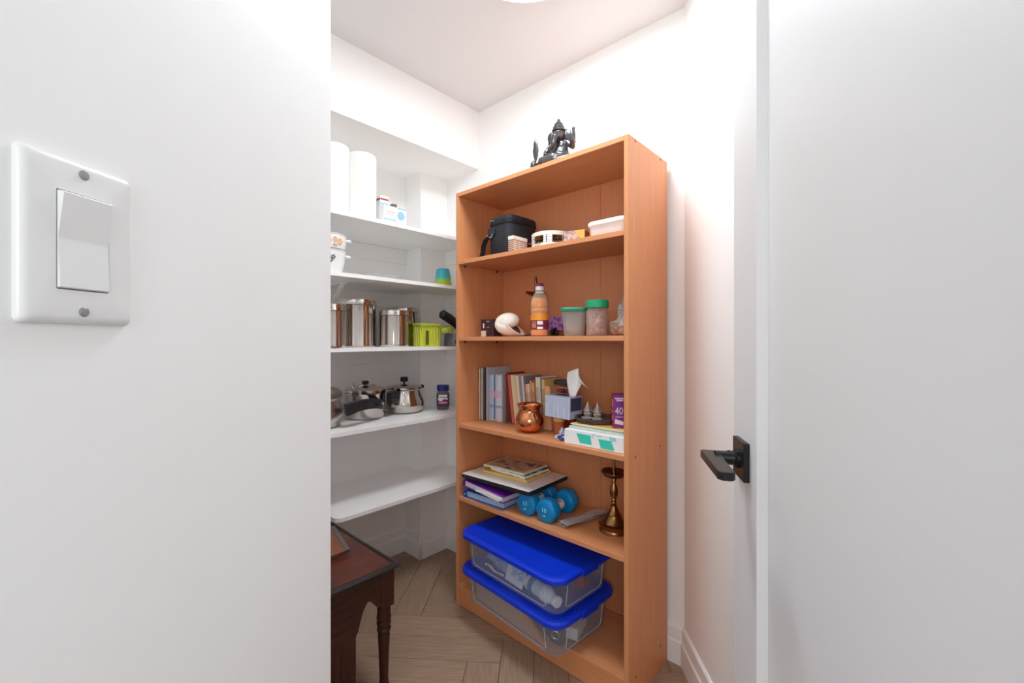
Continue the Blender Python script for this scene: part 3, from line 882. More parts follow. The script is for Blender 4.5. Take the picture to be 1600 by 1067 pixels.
b.ell((0.0, 0.004, 0.128), (0.026, 0.026, 0.026))                        # head
b.ell((-0.032, 0.012, 0.130), (0.018, 0.006, 0.024)); b.ell((0.032, 0.012, 0.130), (0.018, 0.006, 0.024))
b.tube([(0.0, -0.016, 0.126), (0.0, -0.034, 0.108), (-0.004, -0.038, 0.084), (-0.016, -0.036, 0.068), (-0.026, -0.036, 0.070)], [0.014, 0.012, 0.009, 0.007, 0.005], 10)
b.tube([(0.010, -0.016, 0.118), (0.016, -0.030, 0.110)], [0.004, 0.002], 8); b.tube([(-0.010, -0.016, 0.118), (-0.016, -0.030, 0.110)], [0.004, 0.002], 8)
remeshed('head', b, BRONZE, o)
b = MB(); b.lathe([(0.024, 0.144), (0.026, 0.149), (0.021, 0.153), (0.022, 0.160), (0.016, 0.165), (0.017, 0.171), (0.010, 0.178), (0.006, 0.186), (0.004, 0.190), (0, 0.194)], 20, c=(0, 0.004, 0)); link('crown', b, BRONZE, o, True)
b = MB(); b.tube([(0.0, 0.034, 0.05), (-0.038, 0.036, 0.09), (-0.052, 0.034, 0.12), (-0.036, 0.033, 0.148), (-0.010, 0.032, 0.160)], [0.005, 0.005, 0.005, 0.005, 0.004], 8); link('halo_arch', b, BRONZE, o, True)
b = MB(); b.loft([[Vector((-0.088 + sx * w, -0.012 + dy, z)) for sx, dy in ((-1, 0), (0, -0.006), (1, 0), (0, 0.006))] for w, z in ((0.004, 0.044), (0.010, 0.062), (0.013, 0.085), (0.009, 0.104), (0.010, 0.112), (0.003, 0.128))]); link('lotus_leaf', b, BRONZE, o, 1.2)
b = MB(); b.ell((-0.096, -0.016, 0.026), (0.013, 0.012, 0.019)); b.tube([(-0.096, -0.014, 0.036), (-0.088, -0.012, 0.047)], [0.009, 0.004], 8); b.ell((-0.090, -0.028, 0.022), (0.006, 0.006, 0.008), sub=1); remeshed('mouse', b, BRONZE, o)

# ================================================================== top shelf of the bookcase
K1 = BS[4]
o = thing('lunch_bag', 'black insulated lunch bag with a shoulder strap on the top bookcase shelf', 'bag', 0.226, 0.125, K1, R(-4))
b = MB(); b.loft([rr(0.118, 0.165, 0.020, 0.0), rr(0.126, 0.172, 0.024, 0.006), rr(0.128, 0.175, 0.026, 0.07), rr(0.124, 0.172, 0.026, 0.128)]); link('body', b, FABRIC, o, True)
b = MB(); b.loft([rr(0.127, 0.175, 0.026, 0.128), rr(0.131, 0.179, 0.028, 0.131), rr(0.131, 0.179, 0.028, 0.139), rr(0.125, 0.173, 0.026, 0.142)]); link('zip_band', b, pm('bag_piping', (24, 24, 28), rough=0.6), o, True)
b = MB(); b.loft([rr(0.128, 0.176, 0.028, 0.1415), rr(0.130, 0.178, 0.028, 0.148), rr(0.122, 0.170, 0.028, 0.160), rr(0.10, 0.14, 0.03, 0.167), rr(0.05, 0.08, 0.02, 0.169)]); link('lid', b, FABRIC, o, True)
b = MB(); b.tube([(-0.0655 + 0.02, -0.0895, 0.150), (-0.02, -0.090, 0.146)], 0.002, 8); link('zip_pull', b, SILVER, o, True)
b = MB(); b.box(-0.056, -0.018, -0.096, -0.0865, 0.088, 0.118, 0.003, 2); link('strap_anchor', b, pm('webbing', (40, 40, 46), rough=0.8), o)
b = MB(); b.tube([(-0.060, -0.094, 0.092), (-0.060, -0.098, 0.080), (-0.030, -0.098, 0.078), (-0.026, -0.094, 0.092)], 0.0024, 8); link('strap_ring', b, SILVER, o, True)
def ribbon(pts, w, th, wd):
    b = MB(); wd = Vector(wd); rings = []
    P = [Vector(p) for p in pts]
    for i, p in enumerate(P):
        d = (P[min(i + 1, len(P) - 1)] - P[max(i - 1, 0)]).normalized()
        n = d.cross(wd).normalized()
        rings.append([p + wd * w / 2 + n * th / 2, p - wd * w / 2 + n * th / 2, p - wd * w / 2 - n * th / 2, p + wd * w / 2 - n * th / 2])
    b.loft(rings); return b
b = ribbon([(-0.045, -0.099, 0.081), (-0.060, -0.103, 0.070), (-0.072, -0.105, 0.045), (-0.076, -0.105, 0.018), (-0.084, -0.105, 0.005), (-0.105, -0.104, 0.0022), (-0.155, -0.100, 0.0022)], 0.024, 0.003, Vector((0.35, 0.9, 0)).normalized() if False else (0.0, 1.0, 0.0)); link('strap', b, pm('strap_black', (22, 22, 26), rough=0.7), o, 0.8)
GRIDB = grid_mat('woven_brown', (150, 96, 66), (236, 224, 210), 130, kind='b', mortar=0.14, rot=(0, R(90), 0))
o = thing('trinket_box', 'little white-topped box with brown grid sides in front of the lunch bag', 'box', 0.318, 0.048, K1, 0)
b = MB(); b.box(-0.012, 0.016, -0.042, 0.040, 0, 0.044, 0.001, 1); link('box', b, GRIDB, o)
b = MB(); b.box(-0.013, 0.017, -0.043, 0.041, 0.0442, 0.060, 0.002, 2); link('lid', b, pm('box_white', (234, 222, 210), rough=0.6), o)
o = thing('ornament', 'small orange brown ornament between the lunch bag and the tambourine', 'ornament', 0.352, 0.140, K1, 0)
b = MB(); b.lathe([(0.018, 0), (0.022, 0.004), (0.013, 0.012), (0.02, 0.024), (0.016, 0.034), (0.0, 0.040)], 20); link('body', b, pm('ornament_orange', (176, 96, 50), rough=0.5), o, True)
b = MB(); b.ell((0, 0, 0.043), 0.006, sub=1); link('knob', b, BRASS, o, True)
# tambourine
o = thing('tambourine', 'white wooden tambourine with brass jingles lying on the top bookcase shelf', 'tambourine', 0.450, 0.092, K1, R(-40))
TAMW = pm('tambourine_white', (232, 224, 212), rough=0.45)
R0, HT = 0.074, 0.056
def ring_seg(a0, a1, z0, z1, r1=R0, r0=R0 - 0.008):
    n = max(2, int((a1 - a0) / 6))
    b = MB(); rings = []
    for k in range(n + 1):
        a = R(a0 + (a1 - a0) * k / n); c, s_ = math.cos(a), math.sin(a)
        rings.append([Vector((r1 * c, r1 * s_, z0)), Vector((r1 * c, r1 * s_, z1)), Vector((r0 * c, r0 * s_, z1)), Vector((r0 * c, r0 * s_, z0))])
    full = abs(a1 - a0 - 360) < 0.1
    if full: rings[-1] = rings[0]; b.loft(rings[:-1] + [rings[0]], False, False)
    else: b.loft(rings)
    bmesh.ops.remove_doubles(b.bm, verts=b.bm.verts, dist=1e-5)
    return b
link('hoop', ring_seg(0, 360, HT - 0.014, HT), TAMW, o, True)
link('hoop', ring_seg(0, 360, 0, 0.014), TAMW, o, True)
GRIDW = grid_mat('grid_print', (236, 232, 226), (84, 84, 96), 120, mortar=0.1, rot=(R(90), 0, 0))
for k in range(6):
    a = k * 60 - 95
    link('hoop_block', ring_seg(a, a + 26, 0.0141, HT - 0.0141), GRIDW, o, True)
    am = R(a + 43)
    b = MB(); M = Matrix.Translation((0.070 * math.cos(am), 0.070 * math.sin(am), HT / 2))
    b.lathe([(0.0, 0.002), (0.010, 0.0035), (0.018, 0.002), (0.019, 0.0012), (0.0, 0.0005)], 20, M=M)
    link('jingle', b, BRASS, o, True)
    b = MB(); b.lathe([(0.0, -0.0005), (0.019, -0.0012), (0.018, -0.002), (0.010, -0.0035), (0.0, -0.002)], 20, M=M)
    link('jingle', b, BRASS, o, True)
    b = MB(); b.lathe([(0.0015, -0.0139), (0.0015, 0.0139)], 8, M=M); link('jingle_pin', b, BRASS, o, True)
b = MB(); b.lathe([(R0 - 0.002, HT), (R0 - 0.002, HT + 0.0012), (0, HT + 0.0012)], 48); link('drum_skin', b, pm('drum_skin', (228, 214, 196), rough=0.7), o, True)
# match box
o = thing('match_box', 'small printed box with an orange triangle beside the tambourine', 'box', 0.580, 0.085, K1, R(14))
b = MB(); b.box(-0.048, 0.030, -0.020, 0.028, 0.0, 0.048, 0.001, 1); link('sleeve', b, print_mat('match_print', [(196, 128, 104), (214, 186, 168), (140, 110, 130), (226, 200, 176)], 45), o)
b = MB(); b.prism([(0.0295, 0.002), (0.0295, 0.047), (-0.010, 0.047)], -0.0207, -0.0201, axis='y'); link('orange_triangle', b, pm('print_orange', (240, 178, 80)), o)
b = MB(); b.box(0.030, 0.0312, -0.019, 0.027, 0.002, 0.046); link('end_flap', b, pm('print_rust', (170, 92, 60)), o)
# white tray
o = thing('food_container', 'shallow white plastic container at the right end of the top bookcase shelf', 'container', 0.720, 0.120, K1, 0)
b = MB(); b.loft([rr(0.135, 0.155, 0.02, 0.0), rr(0.140, 0.160, 0.022, 0.004), rr(0.146, 0.166, 0.024, 0.040)]); link('tub', b, pm('milk_white', (226, 222, 222), rough=0.35), o, True)
b = MB(); b.loft([rr(0.150, 0.172, 0.026, 0.040), rr(0.156, 0.178, 0.028, 0.043), rr(0.156, 0.178, 0.028, 0.052), rr(0.150, 0.172, 0.026, 0.056), rr(0.140, 0.162, 0.024, 0.056), rr(0.138, 0.160, 0.024, 0.053)]); link('lid', b, WHITE, o, True)

# ================================================================== second shelf
K2 = BS[3]
o = thing('box', 'small dark brown box with beige corner at the left end beside the conch shell', 'box', 0.104, 0.115, K2, R(4))
b = MB(); b.box(-0.036, 0.036, -0.03, 0.03, 0, 0.076, 0.002, 1); link('body', b, pm('dark_maroon', (62, 36, 44), rough=0.45), o)
b = MB(); b.box(-0.030, -0.004, -0.034, -0.0302, 0.001, 0.026); link('beige_panel', b, pm('beige', (220, 200, 168)), o)
b = MB(); b.box(-0.022, -0.015, -0.0309, -0.0302, 0.038, 0.058); link('white_print', b, LW, o)
b = MB(); b.box(-0.002, 0.016, -0.0309, -0.0302, 0.064, 0.069); link('silver_print', b, SILVER, o)
b = MB(); b.box(0.002, 0.014, -0.0309, -0.0302, 0.039, 0.043); link('orange_print', b, pm('print_amber', (196, 130, 54)), o)
# conch shell: a spiral tube growing by a fixed ratio each turn, spire towards the room
o = thing('conch_shell', 'large white conch shell with its spiral end towards the room on the second bookcase shelf', 'shell', 0.232, 0.088, K2, 0)
SHW = pm('shell_white', (240, 232, 222), rough=0.4, rgb2=(228, 212, 196), scale=12)
axis = Vector((0.06, -0.92, 0.34)).normalized()
QM = axis.to_track_quat('Z', 'X').to_matrix().to_4x4() @ Matrix.Rotation(R(100), 4, 'Z')
def shell_ring(th, k=1.0, seg=20):
    g = math.exp(0.105 * (th - 2 * PI * 3.3))
    Rr, rr_ = 0.0215 * g, 0.0300 * g * k
    c = Vector((Rr * math.cos(th), Rr * math.sin(th), -0.040 * g + 0.03))
    rad = Vector((math.cos(th), math.sin(th), 0))
    return [c + rad * math.cos(2 * PI * q / seg) * rr_ * 1.0 + Vector((0, 0, 1)) * math.sin(2 * PI * q / seg) * rr_ * 1.15 for q in range(seg)]
N = 110
rings = [shell_ring(2 * PI * 3.3 * (0.12 + 0.88 * k / N)) for k in range(N + 1)]
thN = 2 * PI * 3.3
def fit(bm_, ref=[None]):
    bmesh.ops.transform(bm_, matrix=QM, verts=bm_.verts)
    for v in bm_.verts:
        k = v.co.x * 0.74 + v.co.y * 0.67          # longer along its mouth side
        v.co += Vector((0.74, 0.67, 0)) * k * 0.42
        v.co *= 1.14
    if ref[0] is None:
        lo = min(v.co.z for v in bm_.verts); cx = (min(v.co.x for v in bm_.verts) + max(v.co.x for v in bm_.verts)) / 2
        cy = (min(v.co.y for v in bm_.verts) + max(v.co.y for v in bm_.verts)) / 2
        ref[0] = Vector((cx, cy, lo - 0.0005))
    for v in bm_.verts: v.co -= ref[0]
b = MB(); b.loft(rings, True, False); fit(b.bm); link('whorls', b, SHW, o, 2.0)
b = MB(); b.loft([shell_ring(thN - 0.02, 0.985), shell_ring(thN + 0.16, 1.07), shell_ring(thN + 0.24, 1.11), shell_ring(thN + 0.25, 1.04), shell_ring(thN + 0.14, 0.95), shell_ring(thN - 0.02, 0.90)], False, False); fit(b.bm)
for v in b.bm.verts: v.co.z = max(v.co.z, 0.0003)
link('lip', b, SHW, o, 2.0)
b = MB(); b.loft([shell_ring(thN - 0.04, 0.90), shell_ring(thN + 0.02, 0.88)]); fit(b.bm); link('mouth', b, pm('shell_dark', (120, 84, 68), rough=0.6), o, True)
# oil bottle
o = thing('oil_bottle', 'plastic bottle of golden oil with pink and white cap', 'bottle', 0.404, 0.080, K2, R(22))
BPROF = [(0.024, 0.0), (0.033, 0.004), (0.0345, 0.012), (0.0345, 0.078), (0.0325, 0.082), (0.0325, 0.092), (0.0345, 0.096), (0.0345, 0.102), (0.033, 0.106), (0.0345, 0.112), (0.0345, 0.130), (0.031, 0.146), (0.022, 0.164), (0.0145, 0.172), (0.0135, 0.178)]
b = MB(); b.lathe(BPROF, 36, cap1=False); link('shell', b, clear('bottle_plastic', (250, 246, 236), see=0.86, rough=0.06, body=(240, 236, 226)), o, True)
OIL = pm('golden_oil', (240, 148, 18), rough=0.1, trans=0.0, ior=1.45, var=0.08, scale=10)
b = MB(); b.lathe([(max(0.001, r - 0.0016), z + 0.001) for r, z in BPROF[:12]], 36); link('oil', b, OIL, o, True)
b = MB(); b.lathe([(0.0160, 0.168), (0.0180, 0.170), (0.0180, 0.172), (0.0155, 0.173)], 24, cap0=False, cap1=False); link('neck_ring', b, WHITE, o, True)
b = MB(); b.lathe([(0.0155, 0.178), (0.0162, 0.179), (0.0162, 0.193), (0.0, 0.193)], 28); link('cap', b, WHITE, o, True)
b = MB(); b.lathe([(0.0160, 0.1932), (0.0155, 0.203), (0.0135, 0.206), (0, 0.206)], 28); link('cap_top', b, pm('cap_magenta', (150, 44, 96), rough=0.4), o, True)
lb = None
b = MB(); b.lathe([(0.0350, 0.026), (0.0350, 0.062)], 40, cap0=False, cap1=False); lb = link('label', b, pm('label_maroon', (128, 40, 58), rough=0.45), o, True)
b = MB(); b.lathe([(0.0351, 0.062), (0.0351, 0.084)], 40, cap0=False, cap1=False); link('label_band', b, pm('label_orange', (236, 150, 44), rough=0.45), lb, True)
def wrap(z0, z1, a0, a1, rad, m, nm, par):
    b = MB(); n = 8; b.sheet([[(rad * math.cos(R(a0 + (a1 - a0) * k / n)), rad * math.sin(R(a0 + (a1 - a0) * k / n)), z) for z in (z0, z1)] for k in range(n + 1)], 0.0003)
    return link(nm, b, m, par)
wrap(0.032, 0.058, -128, -96, 0.0355, print_mat('label_face', [(206, 140, 104), (150, 60, 60), (228, 176, 130)], 60), 'label_picture', lb)
wrap(0.045, 0.058, -88, -52, 0.0355, LW, 'label_print', lb)
wrap(0.028, 0.036, -88, -52, 0.0355, LW, 'label_print', lb)
# brass hanging-style lamp behind the bottle
o = thing('brass_lamp', 'thin brass oil lamp with spouted dish standing behind the oil bottle', 'oil lamp', 0.284, 0.205, K2, R(-25))
b = MB(); b.lathe([(0.055, 0), (0.057, 0.002), (0.055, 0.006), (0.030, 0.012), (0.012, 0.020), (0.006, 0.030), (0.005, 0.09), (0.008, 0.095), (0.005, 0.10), (0.005, 0.176)], 28); link('stand', b, BRASS, o, True)
b = MB(); b.lathe([(0.006, 0.172), (0.030, 0.178), (0.044, 0.188), (0.042, 0.190), (0.028, 0.182), (0.0, 0.180)], 30, wob=lambda a, z: 1 + (0.42 * max(0, math.cos(a * 2.5)) ** 10 if z > 0.183 else 0)); link('dish', b, BRASS, o, True)
b = MB(); b.lathe([(0.006, 0.178), (0.009, 0.188), (0.006, 0.198), (0.0075, 0.206), (0.006, 0.215), (0.0065, 0.246), (0.003, 0.258), (0, 0.260)], 16); link('finial', b, BRASS, o, True)
# purple box
o = thing('box', 'low box printed with purple flowers behind the green lidded tub', 'box', 0.420, 0.205, K2, 0)
b = MB(); b.box(-0.060, 0.060, -0.028, 0.03, 0.0245, 0.080, 0.001, 1); link('lid', b, print_mat('purple_flowers', [(52, 42, 96), (128, 84, 160), (198, 130, 190), (84, 74, 140)], 38), o)
b = MB(); b.box(-0.058, 0.058, -0.026, 0.028, 0, 0.024); link('base', b, pm('box_ochre', (150, 90, 44), rough=0.6), o)
o = thing('bead_cluster', 'small black glossy bead cluster in front of the purple box', 'ornament', 0.432, 0.138, K2, 0)
b = MB(); b.crumple((0, 0, 0.0165), (0.017, 0.014, 0.015), 5, 0.5, 30); link('beads', b, pm('jet_black', (14, 14, 18), rough=0.15), o)
b = MB(); b.tube([(0.0, 0.0, 0.026), (0.004, 0.002, 0.034), (0.010, 0.002, 0.030)], 0.0015, 6); link('loop', b, BLACK, o, True)
# tub with green lid
o = thing('food_tub', 'frosted square tub with a flat green lid', 'container', 0.560, 0.092, K2, R(28))
b = MB(); b.loft([rr(0.068, 0.068, 0.014, 0), rr(0.072, 0.072, 0.015, 0.003), rr(0.090, 0.090, 0.018, 0.090)]); link('tub', b, MILKY, o, True)
b = MB(); b.crumple((0, 0, 0.034), (0.030, 0.030, 0.040), 9, 0.3, 20); link('contents', b, pm('pale_powder', (206, 196, 184), rough=0.9, rgb2=(178, 164, 150), scale=40), o, True)
GREENL = pm('lid_green', (30, 146, 108), rough=0.4)
b = MB(); b.loft([rr(0.096, 0.096, 0.020, 0.0885), rr(0.099, 0.099, 0.021, 0.091), rr(0.099, 0.099, 0.021, 0.099), rr(0.093, 0.093, 0.019, 0.1025), rr(0.080, 0.080, 0.016, 0.1025), rr(0.078, 0.078, 0.016, 0.1005)]); link('lid', b, GREENL, o, True)
# jar with tall green lid
o = thing('jar', 'clear plastic jar of snacks with a tall bright green lid', 'jar', 0.668, 0.068, K2, 0)
b = MB(); b.lathe([(0.030, 0), (0.036, 0.003), (0.0375, 0.012), (0.036, 0.028), (0.0375, 0.040), (0.0375, 0.082), (0.034, 0.094), (0.033, 0.098)], 36, cap1=False); link('body', b, clear('jar_clear', (240, 228, 222), see=0.7, rough=0.1, body=(214, 190, 180)), o, True)
b = MB(); b.crumple((0, 0, 0.044), (0.031, 0.031, 0.046), 21, 0.25, 26); link('contents', b, print_mat('snack_packets', [(176, 120, 108), (226, 200, 190), (140, 70, 66), (214, 170, 150)], 70), o, True)
b = MB(); b.lathe([(0.0375, 0.0955), (0.0395, 0.097), (0.0395, 0.118), (0.0375, 0.1225), (0, 0.1235)], 40, wob=lambda a, z: 1 + 0.008 * math.cos(a * 36)); link('lid', b, pm('lid_emerald', (20, 150, 98), rough=0.4), o, True)
# plastic bag
o = thing('plastic_bag', 'crumpled clear plastic bag of brown snacks against the right panel', 'bag', 0.752, 0.098, K2, 0)
b = MB(); b.crumple((0, 0, 0.034), (0.038, 0.042, 0.036), 33, 0.5, 24); b2 = b
for v in b.bm.verts:
    if v.co.z > 0.05: v.co.x *= 0.55; v.co.y *= 0.55; v.co.z = 0.05 + (v.co.z - 0.05) * 2.6
link('film', b, clear('film', (240, 236, 232), see=0.62, rough=0.12, body=(205, 196, 190)), o)
b = MB(); b.crumple((0.0, 0, 0.020), (0.031, 0.034, 0.022), 35, 0.3, 24); link('contents', b, pm('snack_brown', (158, 92, 56), rough=0.8, rgb2=(190, 130, 90), scale=90), o, True)
b = MB(); b.crumple((0.002, 0, 0.088), (0.017, 0.014, 0.014), 41, 0.6, 24, flat=False); link('twisted_top', b, clear('film', (0, 0, 0)), o)

# ================================================================== third shelf: notebooks, magazines, books
K3 = BS[2]
def cloth(rgb, r2=None): return pm('cover_%d_%d_%d' % rgb, rgb, rough=0.6, var=0.05, scale=30)
PAGES = pm('book_pages', (226, 214, 190), rough=0.9, rgb2=(206, 192, 166), scale=20, stretch=(60, 1, 1))
def spiral_notebook(lab, s, t, w, d, h, rgb):
    o = thing('spiral_notebook', lab, 'notebook', s, t, K3, 0, group='spiral notebooks at the left end of the books')
    b = MB(); b.box(0, 0.0012, 0.004, d, 0, h); link('cover', b, cloth(rgb), o)
    b = MB(); b.box(w - 0.0012, w, 0.004, d, 0, h); link('cover', b, cloth((112, 104, 100)), o)
    b = MB(); b.box(0.0014, w - 0.0014, 0.005, d - 0.003, 0.002, h - 0.002); link('pages', b, PAGES, o)
    b = MB(); pts = []
    n = 18
    for k in range(n * 8 + 1):
        a = 2 * PI * k / 8
        pts.append((w / 2 + (w / 2 - 0.0012) * math.sin(a), 0.004 - 0.005 * math.cos(a), 0.012 + (h - 0.070) * k / (n * 8)))
    b.tube(pts, 0.0010, 5); link('coil', b, pm('coil_white', (210, 204, 200), rough=0.4, metal=0.3), o, True)
spiral_notebook('spiral notebook with orange brown cover, leftmost against the bookcase side', 0.0215, 0.112, 0.012, 0.150, 0.236, (150, 66, 40))
spiral_notebook('spiral notebook with grey cover beside the orange brown one', 0.0350, 0.114, 0.012, 0.155, 0.238, (120, 108, 98))
def book(name, lab, cat, s, t, z, w, d, h, rgb, lean=0.0, group=None, cov=0.0014, over=0.002, yaw=0.0, spine=None, page=None):
    """standing book, spine towards the room; origin at its lower left edge"""
    o = thing(name, lab, cat, s, t, z, yaw, group=group, tilt=Matrix.Rotation(R(-lean), 3, 'Y'))
    b = MB(); poly = [(0, 0), (w, 0), (w, d), (w - cov, d), (w - cov, cov), (cov, cov), (cov, d), (0, d)]
    b.prism(poly, 0, h); link('cover', b, cloth(rgb), o)
    b = MB(); b.box(cov + 0.0001, w - cov - 0.0001, cov + 0.0003, d - over, over, h - over); link('pages', b, page or PAGES, o)
    if spine:
        for (z0, z1, c) in spine:
            b = MB(); b.box(w * 0.18, w * 0.82, -0.0004, 0.0, z0, z1); link('spine_print', b, cloth(c), o)
    return o
book('book', 'dark charcoal folder standing beside the spiral notebooks', 'folder', 0.0480, 0.128, K3, 0.0055, 0.150, 0.238, (44, 44, 48))
o = thing('document_folder', 'tall pale grey document folder rising above the blue magazines', 'folder', 0.0545, 0.132, K3)
b = MB(); b.prism([(0, 0), (0.0065, 0), (0.0065, 0.151), (0.0055, 0.151), (0.0055, 0.001), (0.001, 0.001), (0.001, 0.151), (0, 0.151)], 0, 0.240); link('cover', b, pm('folder_grey', (186, 188, 194), rough=0.3), o)
b = MB(); b.box(0.0012, 0.0053, 0.002, 0.149, 0.002, 0.236); link('sheets', b, PAPER, o)
mag = [(176, 190, 210, 'pale steel blue', .0085), (160, 186, 214, 'light sky blue', .0080), (206, 212, 226, 'whitish blue', .0075), (64, 108, 158, 'deep blue', .0065), (150, 178, 206, 'soft blue', .0085), (214, 210, 226, 'lavender white', .0085), (196, 204, 222, 'pale lilac blue', .0080), (218, 222, 230, 'near white', .0085), (186, 196, 212, 'grey blue', .0085)]
x = 0.0625
order = ['first', 'second', 'third', 'fourth', 'fifth', 'sixth', 'seventh', 'eighth', 'last']
for k, (r_, g_, b_, nm, w) in enumerate(mag):
    book('magazine', 'thin %s magazine, %s from the tall grey folder towards the red book' % (nm, order[k]), 'magazine', x, 0.144 + 0.0006 * k, K3, w, 0.135, 0.206 + 0.002 * ((k * 7) % 3), (r_, g_, b_), group='row of thin blue magazines',
         cov=0.0008, over=0.001, spine=[(0.002, 0.010, (226, 200, 110)), (0.060, 0.072, (120, 140, 172)), (0.105, 0.135, (214, 170, 186))])
    x += w + 0.0004
x += 0.002
book('book', 'thin grey book between the magazines and the red book', 'book', x, 0.150, K3, 0.010, 0.130, 0.209, (128, 122, 124)); x += 0.0108
book('book', 'thin brown grey book just left of the leaning red book', 'book', x, 0.150, K3, 0.008, 0.130, 0.205, (138, 96, 88)); x += 0.012
LB = [('tall dark red book leaning left, first of the leaning books', 0.0045, 0.222, (140, 26, 36), 8.2), ('coral red book leaning left against the dark red one', 0.0155, 0.214, (196, 98, 78), 8.0),
      ('cream book leaning beside the coral red book', 0.0135, 0.213, (222, 202, 160), 7.6), ('second cream book, leaning behind the copper pot', 0.0130, 0.212, (214, 196, 154), 7.3), ('third cream book with paler spine, leaning above the copper pot rim', 0.0145, 0.211, (228, 212, 180), 7.0),
      ('grey violet book leaning behind the copper pot', 0.0165, 0.212, (150, 136, 146), 6.6), ('thin white book beside the grey violet one', 0.0060, 0.213, (226, 222, 216), 6.4), ('tall grey book whose cover shows above the small paperbacks', 0.0050, 0.212, (136, 128, 132), 6.2),
      ('small peach paperback, leftmost of the low ones behind the copper pot', 0.0125, 0.178, (216, 164, 124), 5.8), ('small pale pink paperback among the low ones', 0.0110, 0.180, (226, 196, 172), 5.6), ('slightly taller tan paperback among the low ones', 0.0085, 0.194, (204, 154, 106), 5.2),
      ('small salmon paperback right of the tan one', 0.0115, 0.186, (222, 160, 118), 5.0), ('thin brown paperback before the cream books on the right', 0.0080, 0.172, (166, 110, 78), 4.8), ('cream book above the tissue box left edge', 0.0120, 0.210, (228, 208, 172), 4.5),
      ('white book beside the cream one above the tissue box', 0.0075, 0.211, (236, 232, 226), 4.2), ('blue grey book wedged between white and yellow books', 0.0060, 0.206, (124, 138, 158), 4.0), ('yellow ochre book leaning above the tissue box', 0.0140, 0.203, (222, 178, 104), 3.6),
      ('low peach book, left one of the last pair in the row', 0.0115, 0.178, (226, 170, 130), 3.2), ('low peach book at the right end of the row', 0.0125, 0.177, (220, 160, 118), 3.0)]
x = 0.1905
prev = 8.2
for k, (lab, w, h, rgb, lean) in enumerate(LB):
    # each book's foot stands clear of its neighbour although it leans on it
    book('book', lab, 'book', x, 0.150 + 0.001 * (k % 3), K3, w, 0.118, h, rgb, lean=lean, group='leaning books on the third shelf', spine=[(h * 0.55, h * 0.8, tuple(int(c * 0.82) for c in rgb))] if k > 7 else None)
    x += w / math.cos(R(lean)) + 0.0008
# red box behind the tissue and a dark case on it
o = thing('book', 'red book with a dark round motif standing behind the tissue box', 'book', 0.470, 0.172, K3, R(0))
b = MB(); b.box(-0.050, 0.030, 0.0, 0.018, 0, 0.172, 0.001, 1); link('cover', b, pm('red_cover', (150, 44, 36), rough=0.45), o)
b = MB(); b.box(-0.049, 0.0285, 0.002, 0.016, 0.1721, 0.1728); link('pages', b, PAPER, o)
b = MB(); b.lathe([(0.013, 0), (0.013, 0.0006), (0.007, 0.0007)], 24, cap1=False, M=Matrix.Translation((-0.016, 0.0, 0.157)) @ Matrix.Rotation(R(90), 4, 'X')); link('motif', b, pm('motif_dark', (70, 44, 40), rough=0.5), o)
o = thing('case', 'small dark grey case lying on the low books behind the tissue', 'case', 0.405, 0.236, K3 + 0.1800, R(4))
b = MB(); b.loft([rr(0.062, 0.055, 0.012, 0), rr(0.068, 0.060, 0.014, 0.004), rr(0.068, 0.060, 0.014, 0.013), rr(0.060, 0.052, 0.012, 0.018)]); link('shell', b, pm('case_grey', (70, 66, 66), rough=0.5), o, True)
b = MB(); b.loft([rr(0.0692, 0.0612, 0.0145, 0.0078), rr(0.0692, 0.0612, 0.0145, 0.0092)]); link('seam', b, BLACK, o, True)
# copper pot
o = thing('copper_pot', 'shiny round copper pot with flared rim in front of the books', 'pot', 0.352, 0.083, K3, 0)
b = MB(); b.lathe([(0.028, 0.0), (0.036, 0.003), (0.048, 0.013), (0.0555, 0.029), (0.0575, 0.044), (0.0550, 0.058), (0.049, 0.070), (0.0435, 0.078), (0.0420, 0.085), (0.0425, 0.092), (0.045, 0.099), (0.0495, 0.104), (0.0505, 0.108), (0.0495, 0.1105), (0.0465, 0.109), (0.042, 0.102), (0.0395, 0.092), (0.040, 0.082), (0.047, 0.068), (0.053, 0.046), (0.040, 0.012), (0, 0.006)], 56); link('body', b, COPPER, o, True)
b = MB(); b.lathe([(0.0425, 0.0795), (0.0448, 0.0820), (0.0425, 0.0845)], 56, cap0=False, cap1=False); link('neck_band', b, COPPER, o, True)
# clay cup
o = thing('clay_cup', 'small terracotta cup with pale rim under the tissue box', 'cup', 0.462, 0.128, K3, 0)
b = MB(); b.lathe([(0.0155, 0), (0.0185, 0.002), (0.0215, 0.050)], 30, cap1=False); link('body', b, pm('terracotta', (176, 98, 52), rough=0.7), o, True)
b = MB(); b.lathe([(0.0215, 0.0495), (0.0232, 0.0505), (0.0235, 0.0665), (0.0205, 0.067), (0.0195, 0.052), (0, 0.048)], 30); link('rim', b, pm('terracotta_pale', (214, 168, 104), rough=0.7), o, True)
# tissue box
o = thing('tissue_box', 'blue grey marbled tissue box with a white tissue pulled out', 'tissue box', 0.4275, 0.082, K3 + 0.0710, R(-2), tilt=Matrix.Rotation(R(1.0), 3, 'Y'))
MARB = pm('marbled_blue', (166, 182, 212), rough=0.5, rgb2=(210, 216, 232), scale=14, stretch=(14, 1, 1.0))
b = MB(); b.box(0.0, 0.118, 0.0, 0.080, 0.0, 0.083, 0.0025, 2); link('box', b, MARB, o)
b = MB(); b.box(0.1182, 0.1188, 0.006, 0.074, 0.030, 0.078); link('dark_side_panel', b, pm('side_panel_blue', (70, 78, 112), rough=0.5), o)
b = MB(); b.loft([rr(0.075, 0.036, 0.017, 0.0831, 0.06, 0.042), rr(0.075, 0.036, 0.017, 0.0837, 0.06, 0.042)]); link('opening', b, pm('slot_dark', (58, 58, 70), rough=0.7), o)
b = MB()
grid = []
